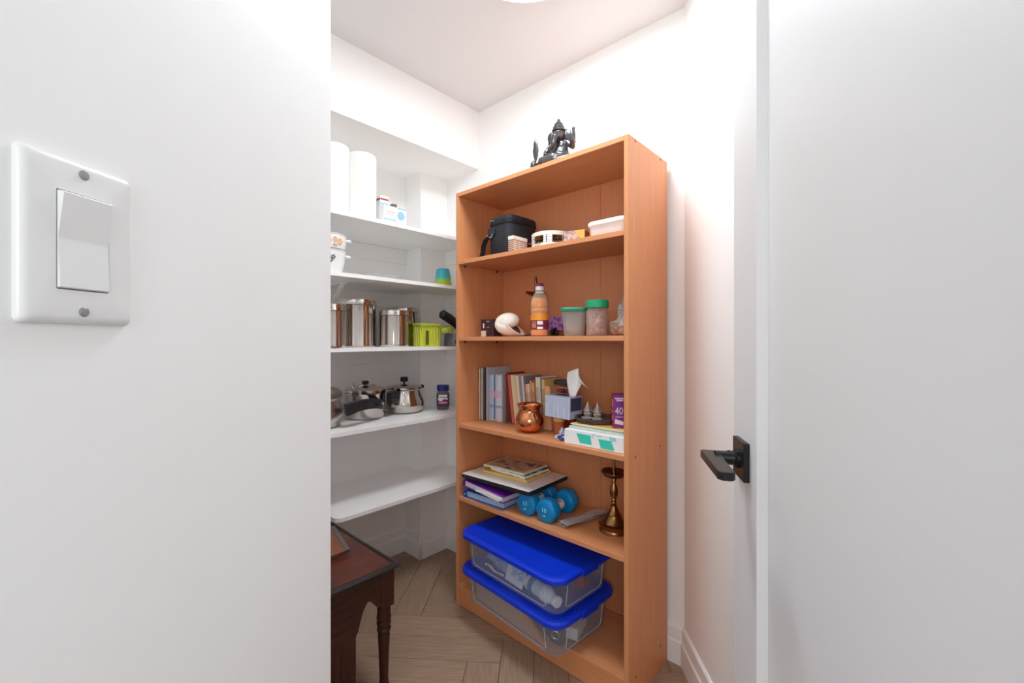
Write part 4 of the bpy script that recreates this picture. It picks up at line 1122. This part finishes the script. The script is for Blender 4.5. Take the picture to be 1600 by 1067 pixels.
for i in range(15):
    f = i / 14
    row = []
    for j in range(9):
        g = j / 8 - 0.5
        wv = 0.030 + 0.042 * f * (1.15 - 0.25 * f)
        xx = 0.100 + g * wv + 0.026 * f
        zz = 0.082 + 0.098 * f - 0.016 * f * (2 * g) ** 2 + (0.010 * f if g < 0 else 0.0)
        yy = 0.040 + 0.012 * math.sin(7 * g + 3 * f) * (0.4 + f) + 0.020 * f * g
        row.append((xx, yy, zz))
    grid.append(row)
# the right corner folds over and hangs
for j in range(5, 9):
    for i in range(10, 15):
        q = grid[i][j]; k = (j - 4) / 4 * (i - 9) / 5
        grid[i][j] = (q[0] + 0.012 * k, q[1] - 0.016 * k, q[2] - 0.045 * k)
b.sheet(grid, 0.0005); link('tissue', b, pm('tissue', (240, 238, 236), rough=0.9), o, 2.0)
# foil packet
o = thing('wrapper', 'crumpled white and blue foil wrapper by the shelf edge', 'wrapper', 0.530, 0.050, K3, 0.3)
b = MB(); b.crumple((0, 0, 0.0145), (0.021, 0.016, 0.018), 57, 0.7, 26)
for v in b.bm.verts:
    if v.co.z > 0.018: v.co.x *= 0.35; v.co.z = 0.018 + (v.co.z - 0.018) * 1.5
link('foil', b, pm('foil_white', (222, 222, 230), rough=0.35, metal=0.3), o)
b = MB(); b.crumple((0.003, -0.008, 0.0105), (0.014, 0.0115, 0.0105), 58, 0.6, 26); link('blue_print', b, pm('foil_blue', (60, 84, 150), rough=0.35, metal=0.2), o)
# white carton with aqua patches
o = thing('carton', 'flat white carton with two aqua patches under the envelopes at the right', 'box', 0.562, 0.022, K3, 0)
b = MB(); b.box(0, 0.2415, 0, 0.215, 0, 0.050, 0.001, 1); link('box', b, PW_, o)
AQ = pm('aqua', (58, 200, 180), rough=0.5)
for pts in ([(0.052, 0.041), (0.108, 0.041), (0.113, 0.009), (0.066, 0.009)], [(0.138, 0.034), (0.186, 0.034), (0.199, 0.004), (0.148, 0.004)]):
    b = MB(); b.prism(pts, -0.0006, 0.0, axis='y'); link('aqua_patch', b, AQ, o)
b = MB(); b.prism([(0.178, 0.046), (0.202, 0.046), (0.206, 0.035), (0.183, 0.035)], -0.0006, 0.0, axis='y'); link('small_patch', b, pm('aqua_pale', (146, 208, 206)), o)
for x0, x1, z in ((0.112, 0.126, 0.044), (0.134, 0.150, 0.042), (0.112, 0.120, 0.036), (0.176, 0.190, 0.030)):
    b = MB(); b.box(x0, x1, -0.0006, 0, z, z + 0.0016); link('printed_line', b, pm('ink_grey', (130, 132, 140)), o)
o = thing('paper_stack', 'pale green paper stack lying on the white carton', 'papers', 0.566, 0.046, K3 + 0.0512, R(0.5))
b = MB(); b.box(0, 0.236, 0, 0.190, 0, 0.006); link('lower_sheets', b, pm('paper_green', (200, 214, 196), rough=0.8), o)
b = MB(); b.box(0.012, 0.234, 0.004, 0.188, 0.0062, 0.012); link('upper_sheets', b, pm('paper_sage', (186, 200, 180), rough=0.8), o)
o = thing('envelope', 'yellow envelope with white edge on the paper stack under the purple box', 'envelope', 0.572, 0.052, K3 + 0.0642, R(-0.5))
b = MB(); b.box(0, 0.226, 0, 0.18, 0, 0.0028); link('body', b, pm('envelope_yellow', (244, 200, 100), rough=0.7), o)
b = MB(); b.box(-0.001, 0.228, -0.004, -0.0003, 0.0, 0.0022); link('white_edge', b, PAPER, o)
K3b = K3 + 0.0676
o = thing('tray', 'dark lacquered eight-sided tray holding two silver temple ornaments', 'tray', 0.626, 0.134, K3b, R(20))
b = MB(); b.lathe([(0.074, 0), (0.080, 0.003), (0.082, 0.014), (0.080, 0.018), (0.075, 0.018), (0.073, 0.010), (0, 0.009)], 8); link('plate', b, pm('lacquer', (64, 50, 54), rough=0.25, rgb2=(80, 62, 66)), o)
b = MB(); b.tube([(0.050, 0.056, 0.016), (0.064, 0.070, 0.034), (0.056, 0.062, 0.046)], [0.010, 0.008, 0.004], 10); link('curved_lug', b, pm('lacquer_black', (36, 30, 34), rough=0.3), o, True)
SPOT = pm('silver_filigree', (206, 198, 190), rough=0.4, metal=0.4, rgb2=(140, 128, 120), scale=160)
for k, (dx, dy) in enumerate(((-0.026, -0.006), (0.012, -0.002))):
    o = thing('silver_ornament', ('left' if k == 0 else 'right') + ' one of two small silver temple ornaments on the dark tray', 'ornament', 0.632 + dx, 0.112 + dy, K3b + 0.0095, R(20), group='silver ornaments on the dark tray')
    b = MB(); b.lathe([(0.013, 0), (0.015, 0.003), (0.011, 0.007), (0.014, 0.012), (0.0165, 0.020), (0.013, 0.027)], 8); link('base', b, SPOT, o)
    b = MB(); b.lathe([(0.0145, 0.0272), (0.0155, 0.032), (0.011, 0.040), (0.0065, 0.047), (0.004, 0.053), (0.0015, 0.062), (0, 0.064)], 12, wob=lambda a, z: 1 + 0.12 * math.cos(a * 6)); link('spire', b, SPOT, o)
    b = MB(); b.prism([(-0.021, 0.002), (-0.015, -0.003), (0.0, -0.0055), (0.015, -0.003), (0.021, 0.002), (0.012, 0.004), (-0.012, 0.004)], -0.0175, -0.0155, axis='y', M=Matrix.Translation((0, 0, 0.008))); link('garland', b, SPOT, o)
# purple box of bags
PUR = pm('box_purple', (132, 42, 136), rough=0.45)
o = thing('bag_box', 'purple box printed with a white number 40 at the right end', 'box', 0.732, 0.066, K3b, R(36))
b = MB(); b.box(0, 0.068, 0, 0.046, 0, 0.112, 0.0008, 1); link('box', b, PUR, o)
b = MB(); b.box(-0.0006, 0, 0.001, 0.045, 0.001, 0.111); link('red_side', b, pm('box_red', (176, 40, 40), rough=0.45), o)
for z0, z1 in ((0.070, 0.096), (0.050, 0.060), (0.026, 0.042)):
    b = MB(); b.box(-0.0011, -0.0006, 0.004, 0.026, z0, z1); link('side_print', b, pm('print_rose', (234, 170, 160)), o)
text('number_print', '40', 0.034, LW, o, (0.0185, -0.0007, 0.057), FRONT, 0.0003, sx=0.82)
for z0, z1, x0, x1 in ((0.098, 0.102, 0.004, 0.034), (0.091, 0.096, 0.010, 0.032), (0.035, 0.041, 0.006, 0.032)):
    b = MB(); b.box(x0, x1, -0.0006, 0, z0, z1); link('print_bar', b, LW if z0 != 0.035 else pm('print_lilac', (178, 120, 186)), o)
b = MB(); b.prism([(0.004, 0.016), (0.032, 0.010), (0.034, 0.022), (0.006, 0.031)], -0.0006, 0, axis='y'); link('white_patch', b, LW, o)
b = MB(); b.box(0.036, 0.067, -0.0006, 0, 0.008, 0.084); link('photo_print', b, print_mat('photo_grey', [(150, 146, 160), (196, 186, 196), (120, 100, 104)], 50), o)

# ================================================================== fourth shelf
K4 = BS[1]
CBL = pm('binder_blue', (40, 110, 190), rough=0.35, var=0.06, scale=8)
o = thing('ring_binder', 'translucent blue ring binder at the bottom of the stack on the fourth shelf', 'binder', 0.034, 0.012, K4, R(2))
b = MB(); b.prism([(0.0, 0.002), (0.010, 0.0), (0.232, 0.0), (0.232, 0.0025), (0.012, 0.0025), (0.003, 0.008), (0.003, 0.024), (0.010, 0.0285), (0.232, 0.0285), (0.232, 0.031), (0.008, 0.031), (0.0, 0.026)], 0.0, 0.255, axis='y'); link('cover', b, CBL, o)
b = MB(); b.box(0.016, 0.228, 0.006, 0.250, 0.0035, 0.027); link('pages', b, pm('pages_blue', (188, 206, 232), rough=0.6, rgb2=(150, 176, 214), scale=6, stretch=(1, 1, 90)), o)
b = MB(); b.lathe([(0.009, -0.001), (0.009, 0.0012)], 24, M=Matrix.Translation((0.013, 0.0, 0.0145)) @ Matrix.Rotation(R(90), 4, 'X')); link('ring_plate', b, pm('ring_navy', (16, 56, 120), rough=0.4), o)
b = MB(); b.lathe([(0.004, 0.0013), (0.004, 0.0022)], 16, M=Matrix.Translation((0.013, 0.0, 0.0145)) @ Matrix.Rotation(R(90), 4, 'X')); link('ring_hole', b, pm('ring_pale', (150, 190, 230), rough=0.4), o)
tp = Matrix.Rotation(R(4.2), 3, 'Y')
o = thing('folder', 'purple folder with loose white papers lying on the blue binder', 'folder', 0.036, 0.008, K4 + 0.0560, R(-1), tilt=tp)
b = MB(); b.prism([(0, -0.004), (0.005, -0.006), (0.245, -0.006), (0.245, -0.0045), (0.006, -0.0045), (0.0015, -0.002), (0.0015, 0.016), (0.006, 0.0185), (0.245, 0.0185), (0.245, 0.0205), (0.004, 0.0205), (0, 0.018)], 0.0, 0.25, axis='y'); link('cover', b, pm('folder_purple', (122, 40, 160), rough=0.35, var=0.06), o)
b = MB(); b.box(0.012, 0.238, 0.004, 0.246, -0.0038, 0.0178); link('papers', b, pm('papers_white', (232, 230, 236), rough=0.8, rgb2=(200, 198, 212), scale=5, stretch=(1, 1, 120)), o)
b = MB(); b.prism([(0.085, -0.001), (0.225, -0.0025), (0.240, 0.008), (0.238, 0.013), (0.150, 0.010)], -0.006, 0.0035, axis='y'); link('loose_sheet', b, PAPER, o)
# white-topped board with a black edge resting on folder and dumbbell
o = thing('drawing_board', 'large white-topped flat board with black edges resting on the folders and a dumbbell', 'board', 0.034, 0.004, K4 + 0.0850, R(1.5), tilt=Matrix.Rotation(R(-0.6), 3, 'Y') @ Matrix.Rotation(R(0), 3, 'X'))
b = MB(); b.box(0.0, 0.372, 0.0, 0.262, 0.0, 0.0155, 0.0015, 1); link('black_body', b, pm('board_black', (34, 34, 40), rough=0.5), o)
b = MB(); b.box(0.001, 0.371, 0.001, 0.261, 0.0157, 0.0190, 0.0008, 1); link('white_top', b, pm('board_white', (232, 226, 224), rough=0.4), o)
Z = K4 + 0.1052
def flat_book(name, lab, cat, s, t, z, w, d, h, rot, cover, page, name2='cover'):
    o = thing(name, lab, cat, s, t, z, rot, tilt=Matrix.Rotation(R(-0.6), 3, 'Y'))
    b = MB(); b.prism([(0, 0), (w, 0), (w, 0.0012), (0.0012, 0.0012), (0.0012, h - 0.0012), (w, h - 0.0012), (w, h), (0, h)], 0, d, axis='y'); link(name2, b, cover, o)
    b = MB(); b.box(0.0014, w - 0.002, 0.002, d - 0.002, 0.0013, h - 0.0013); link('pages', b, page, o)
    return o
flat_book('book', 'yellow book lying flat on the white board, lowest of the small pile', 'book', 0.094, 0.070, Z, 0.245, 0.175, 0.012, R(3), pm('cover_yellow', (226, 172, 52), rough=0.45), pm('pages_yellow', (224, 196, 120), rough=0.9))
Z += 0.0130
flat_book('book', 'book with dark green and white cover between the yellow book and the picture book', 'book', 0.128, 0.084, Z, 0.200, 0.160, 0.013, R(-1), print_mat('cover_green', [(20, 66, 60), (36, 96, 84), (226, 224, 214), (24, 58, 58)], 20), PAPER)
Z += 0.0140
o = flat_book('book', 'picture book with pale border lying on top of the flat pile', 'book', 0.096, 0.076, Z, 0.225, 0.165, 0.007, R(2), pm('cover_cream', (226, 216, 176), rough=0.45), PAPER)
b = MB(); b.box(0.012, 0.214, 0.012, 0.153, 0.0070, 0.0076); link('cover_picture', b, print_mat('cover_landscape', [(84, 64, 48), (176, 140, 112), (206, 180, 160), (112, 84, 66), (64, 54, 44)], 13), o)
# dumbbells
NEO = pm('neoprene_blue', (0, 128, 190), rough=0.38, var=0.05, scale=10)
NEOT = pm('dumbbell_print', (150, 216, 244), rough=0.5)
def dumbbell(lab, s, t, rot):
    """axis along local y, head with the number faces -y; rests on a flat of its hexagon"""
    o = thing('dumbbell', lab, 'dumbbell', s, t, K4, rot, group='blue hex dumbbells')
    r = 0.0475; apo = r * math.cos(PI / 6)
    def hexring(y, k):
        # flat at the bottom, corners softened
        pts = []
        for q in range(6):
            for dq in (-9, 9):
                a = R(60 * q + 60 * 0 + dq)
                rr_ = r * k / (1.0 if False else 1.0)
                pts.append(Vector((rr_ * math.cos(a) * 0.985, y, apo + rr_ * math.sin(a) * 0.985)))
        return pts
    for sg in (-1, 1):
        b = MB(); y0, y1 = sg * 0.036, sg * 0.088
        b.loft([hexring(y0, 0.80), hexring(y0 + sg * 0.006, 0.95), hexring(y0 + sg * 0.013, 1.0), hexring(y1 - sg * 0.013, 1.0), hexring(y1 - sg * 0.005, 0.94), hexring(y1, 0.80)])
        for v in b.bm.verts: v.co.z = max(v.co.z, 0.0)
        link('head', b, NEO, o, 0.7)
    b = MB(); b.lathe([(0.019, -0.040), (0.0165, -0.025), (0.0175, 0.0), (0.0165, 0.025), (0.019, 0.040)], 24, M=Matrix.Translation((0, 0, apo)) @ Matrix.Rotation(R(90), 4, 'X')); link('grip', b, NEO, o, True)
    b = MB(); b.lathe([(0.0190, -0.020), (0.0195, -0.019), (0.0195, 0.014), (0.0190, 0.015)], 28, M=Matrix.Translation((0, 0, apo)) @ Matrix.Rotation(R(90), 4, 'X')); lb = link('paper_band', b, pm('band_white', (226, 226, 220), rough=0.6), o, True)
    M = Matrix.Translation((0, 0, apo))
    b = MB(); n = 5
    b.sheet([[(0.0199 * math.cos(R(a)), y, apo + 0.0199 * math.sin(R(a))) for y in (-0.010, 0.010)] for a in range(50, 101, 10)], 0.0003); link('band_picture', b, print_mat('band_print', [(150, 120, 104), (190, 160, 140), (110, 90, 84)], 90), lb)
    text('number_print', '10', 0.024, NEOT, o, (-0.002, -0.0885, apo + 0.004), FRONT, 0.0005)
    text('number_print', 'LB', 0.012, NEOT, o, (-0.002, -0.0885, apo - 0.016), FRONT, 0.0005)
    return o
dumbbell('blue hex dumbbell half under the white board, left of the pair', 0.360, 0.126, R(4))
dumbbell('blue hex dumbbell in front at the right, clear of the white board', 0.461, 0.122, R(1.5))
# crumpled packet
o = thing('wrapper', 'folded grey clear plastic packets lying beside the right dumbbell', 'packet', 0.556, 0.150, K4, R(-14), group=None)
for k in range(3):
    b = MB(); grid = []
    for i in range(13):
        row = []
        for j in range(7):
            y = -0.105 + 0.21 * i / 12
            xw = -0.022 + 0.044 * j / 6
            z = 0.004 + 0.0068 * k + 0.0022 * noise.noise(Vector((xw * 60, y * 30, k * 9.1))) + 0.0012 * math.sin(j * 2.1 + i * 0.7)
            row.append((xw + 0.006 * k - 0.004 + 0.008 * noise.noise(Vector((0, y * 9, k))), y + 0.012 * (k % 2), max(z, 0.0008)))
        grid.append(row)
    b.sheet(grid, 0.0016); link('packet', b, pm('packet_film', (150, 140, 132), rough=0.22, rgb2=(196, 188, 182), scale=30, stretch=(6, 1, 1)), o, 1.2)
# tall brass lamp
o = thing('brass_lamp', 'tall turned brass oil lamp with five-pointed dish at the right of the fourth shelf', 'oil lamp', 0.686, 0.152, K4, R(10))
b = MB(); b.lathe([(0.045, 0), (0.0525, 0.002), (0.0525, 0.008), (0.050, 0.012), (0.051, 0.017), (0.0535, 0.022), (0.0545, 0.026), (0.052, 0.028), (0.040, 0.030), (0.034, 0.036), (0.026, 0.050), (0.0235, 0.056), (0.0245, 0.058), (0.021, 0.061), (0.014, 0.078), (0.0095, 0.088), (0.0105, 0.091), (0.0075, 0.094), (0.0095, 0.099), (0.0070, 0.104)], 40); link('base', b, BRASS, o, True)
b = MB(); b.lathe([(0.0070, 0.1045), (0.0095, 0.110), (0.0070, 0.116), (0.0075, 0.120), (0.0120, 0.122), (0.0125, 0.126), (0.0145, 0.134), (0.0140, 0.146), (0.0100, 0.160), (0.0065, 0.170), (0.0060, 0.174), (0.0090, 0.177), (0.0080, 0.182), (0.0065, 0.188), (0.0090, 0.191)], 28); link('stem', b, BRASS, o, True)
def petal(a, z): return 1 + 0.16 * max(0.0, math.cos(a * 2.5)) ** 3 * (1 if z > 0.198 else 0)
b = MB(); b.lathe([(0.006, 0.1915), (0.030, 0.193), (0.036, 0.196), (0.045, 0.210), (0.0445, 0.2115), (0.040, 0.209), (0.032, 0.199), (0.008, 0.196), (0, 0.196)], 60, wob=lambda a, z: 1 + 0.16 * max(0.0, math.cos(a * 2.5)) ** 2 if z > 0.2 else 1.0); link('dish', b, BRASS, o, True)
b = MB(); b.lathe([(0.0095, 0.1965), (0.0080, 0.203), (0.0070, 0.215), (0.0052, 0.232), (0.0042, 0.250), (0.0025, 0.262), (0, 0.264)], 20); link('finial', b, BRASS, o, True)

# ================================================================== storage totes in the bottom bay
TANG = R(-4.5)
TC = (0.377, 0.0805)
LIDSH = None
def tote(lab, z, lidlab=None):
    def rr(w, d, r, z, cx=0.0, cy=0.0, n=5): return globals()['rr'](w, d * 0.975, r, z, cx, cy, n)
    o = thing('storage_tote', lab, 'storage tote', TC[0], TC[1], z, TANG, group='clear storage totes with blue lids')
    b = MB()
    outer = [rr(0.468, 0.284, 0.035, 0.0), rr(0.480, 0.296, 0.040, 0.005), rr(0.504, 0.324, 0.046, 0.110), rr(0.506, 0.326, 0.046, 0.112), rr(0.522, 0.342, 0.050, 0.114), rr(0.524, 0.344, 0.050, 0.126)]
    inner = [rr(0.519, 0.339, 0.049, 0.126), rr(0.517, 0.337, 0.049, 0.1165), rr(0.501, 0.321, 0.045, 0.1140), rr(0.475, 0.291, 0.039, 0.0075), rr(0.462, 0.278, 0.034, 0.0030)]
    b.loft(outer + inner)
    link('tub', b, TOTE, o, 0.6)
    # raised frame line on the front and the right wall
    fr = clear('tote_line', (240, 244, 252), see=0.35, rough=0.2, body=(220, 228, 242))
    def onwall(u, zz, side):
        k = (zz - 0.005) / 0.105
        if side == 'f': return Vector((u, -(0.1443 + 0.01365 * k) - 0.0008, zz))
        return Vector((0.240 + 0.012 * k + 0.0008, u, zz))
    for side, hw in (('f', 0.195), ('r', 0.10)):
        P = [(-hw, 0.098), (-hw, 0.026), (-hw + 0.012, 0.018), (hw - 0.012, 0.018), (hw, 0.026), (hw, 0.098)]
        b = MB(); b.tube([onwall(u, zz, side) for u, zz in P], 0.0011, 6); link('frame_line', b, fr, o)
    b = MB()
    b.loft([rr(0.530, 0.350, 0.052, 0.121), rr(0.540, 0.360, 0.056, 0.119), rr(0.544, 0.364, 0.058, 0.124), rr(0.543, 0.363, 0.058, 0.134), rr(0.532, 0.352, 0.053, 0.1405), rr(0.516, 0.336, 0.046, 0.1420), rr(0.506, 0.326, 0.042, 0.1425), rr(0.492, 0.312, 0.038, 0.1400), rr(0.480, 0.300, 0.034, 0.1400)])
    link('lid', b, LBLUE, o, 0.5)
    for sx in (-1, 1):
        b = MB(); b.box(sx * 0.2715 - 0.003, sx * 0.2715 + 0.003, -0.045, 0.045, 0.112, 0.136, 0.0025, 2); link('latch', b, LBLUE, o)
    return o
t1 = tote('lower clear storage tote with blue lid standing on the bottom shelf', BS[0])
t2 = tote('upper clear storage tote with blue lid stacked on the other tote', BS[0] + 0.1432)
def inT(x, y):
    c, s_ = math.cos(TANG), math.sin(TANG)
    return TC[0] + x * c - y * s_, TC[1] + x * s_ + y * c
TZ1, TZ2 = BS[0] + 0.0042, BS[0] + 0.1432 + 0.0042
def at_tote(name, lab, cat, x, y, z, rot=0.0, group=None, tilt=None):
    s_, t_ = inT(x, y)
    return thing(name, lab, cat, s_, t_, z, TANG + rot, group, tilt)
# upper tote: white bottle, card, beads, pouch
o = at_tote('bottle', 'white bottle with blue green label lying in the upper tote', 'bottle', 0.144, -0.103, TZ2 + 0.0295, R(-9), tilt=Matrix.Rotation(R(90), 3, 'Y'))
b = MB(); b.lathe([(0.022, -0.085), (0.0275, -0.081), (0.028, -0.070), (0.028, 0.020), (0.026, 0.034), (0.019, 0.050), (0.0165, 0.056)], 32); link('body', b, pm('bottle_white', (232, 234, 240), rough=0.35), o, True)
b = MB(); b.lathe([(0.0180, 0.0565), (0.0190, 0.058), (0.0190, 0.077), (0.0175, 0.079), (0, 0.079)], 28, wob=lambda a, z: 1 + 0.012 * math.cos(a * 24)); link('cap', b, WHITE, o, True)
b = MB(); b.lathe([(0.0284, -0.062), (0.0284, 0.012)], 32, cap0=False, cap1=False); link('label', b, pm('label_pale', (206, 224, 230), rough=0.45, rgb2=(182, 206, 214), scale=90), o, True)
b = MB(); b.lathe([(0.0286, -0.060), (0.0286, -0.034)], 32, cap0=False, cap1=False); link('label_band', b, pm('label_teal', (58, 140, 158), rough=0.45, rgb2=(40, 110, 170), scale=16), o, True)
o = at_tote('card', 'white card with blue print leaning left of the bottle in the upper tote', 'card', -0.002, -0.118, TZ2 + 0.004, R(-4), tilt=Matrix.Rotation(R(-22), 3, 'X'))
b = MB(); b.box(-0.045, 0.055, 0, 0.0015, 0.0, 0.102); link('card', b, PW_, o)
b = MB(); b.box(-0.020, 0.050, -0.0006, 0, 0.022, 0.066); link('blue_print', b, print_mat('card_blue', [(226, 236, 242), (96, 176, 214), (226, 236, 242), (40, 120, 180)], 40), o)
o = at_tote('bead_string', 'string of small white beads in the upper tote', 'beads', -0.095, -0.128, TZ2 + 0.004, 0)
for k in range(9):
    b = MB(); b.ell((-0.045 + 0.0115 * k, 0.004 * math.sin(k), 0.0042 + 0.020 - 0.0012 * k), 0.0052, sub=1); link('bead', b, WHITE, o, True)
b = MB(); b.tube([(-0.050 + 0.0115 * k, 0.004 * math.sin(k), 0.0042 + 0.020 - 0.0012 * k) for k in range(10)], 0.0007, 6); link('thread', b, PAPER, o)
o = at_tote('pouch', 'bluish crumpled plastic pouch at the left of the upper tote', 'pouch', -0.090, -0.040, TZ2 + 0.001, 0.2)
b = MB(); b.crumple((0, 0, 0.040), (0.10, 0.058, 0.046), 77, 0.35, 20); link('film', b, pm('pouch_blue', (120, 150, 206), rough=0.3, rgb2=(176, 192, 222), scale=25), o)
b = MB(); b.crumple((0.055, 0.01, 0.085), (0.030, 0.02, 0.010), 79, 0.3, 20, flat=False); link('fold', b, pm('pouch_blue', (0, 0, 0)), o)
o = at_tote('pouch', 'small dark red pouch near the right wall of the upper tote', 'pouch', 0.175, 0.055, TZ2 + 0.001, 0.4)
b = MB(); b.crumple((0, 0, 0.036), (0.040, 0.045, 0.042), 91, 0.3, 20); link('body', b, pm('pouch_red', (150, 50, 70), rough=0.6), o)
b = MB(); b.tube([(-0.02, 0, 0.07), (0.0, 0.0, 0.086), (0.02, 0.0, 0.07)], 0.002, 6); link('cord', b, PAPER, o)
# lower tote: brown card sheet across, orange strip, dark pouch, white carton
o = at_tote('cardboard_sleeve', 'flat cardboard sleeve with brown edges standing behind the front of the lower tote', 'cardboard', 0.0, -0.126, TZ1 + 0.003, 0)
b = MB(); b.prism([(-0.205, 0.008), (0.150, 0.002), (0.040, 0.076), (-0.205, 0.076)], 0.0, 0.005, axis='y'); link('face', b, pm('sleeve_grey', (198, 164, 142), rough=0.7, rgb2=(184, 150, 128), scale=12), o)
b = MB(); b.prism([(0.1515, 0.002), (0.182, 0.002), (0.066, 0.083), (0.0415, 0.0765)], -0.003, 0.007, axis='y'); link('diagonal_edge', b, pm('card_bright', (204, 146, 98), rough=0.8, var=0.06, scale=30), o)
b = MB(); b.prism([(-0.205, 0.0765), (0.040, 0.0765), (0.062, 0.0835), (-0.205, 0.088)], -0.003, 0.007, axis='y'); link('top_edge', b, pm('edge_orange', (212, 128, 78), rough=0.6), o)
o = at_tote('carton', 'small white carton near the right wall of the lower tote', 'box', 0.190, 0.020, TZ1 + 0.002, R(20))
b = MB(); b.box(-0.025, 0.025, -0.055, 0.055, 0, 0.038, 0.001, 1); link('box', b, PW_, o)
b = MB(); b.box(-0.026, 0.026, -0.056, 0.056, 0.0382, 0.044, 0.001, 1); link('lid', b, PAPER, o)
o = at_tote('pouch', 'dark grey pouch with a ring in the right front corner of the lower tote', 'pouch', 0.186, -0.078, TZ1 + 0.002, 0.5)
b = MB(); b.crumple((0, 0, 0.032), (0.030, 0.026, 0.036), 63, 0.3, 20); link('body', b, pm('pouch_dark', (70, 66, 72), rough=0.6), o)
b = MB(); b.lathe([(0.013, -0.0015), (0.015, 0), (0.013, 0.0015), (0.011, 0)], 24, M=Matrix.Translation((0.0, -0.030, 0.045)) @ Matrix.Rotation(R(90), 4, 'X'), cap0=False, cap1=False); link('ring', b, SILVER, o, True)
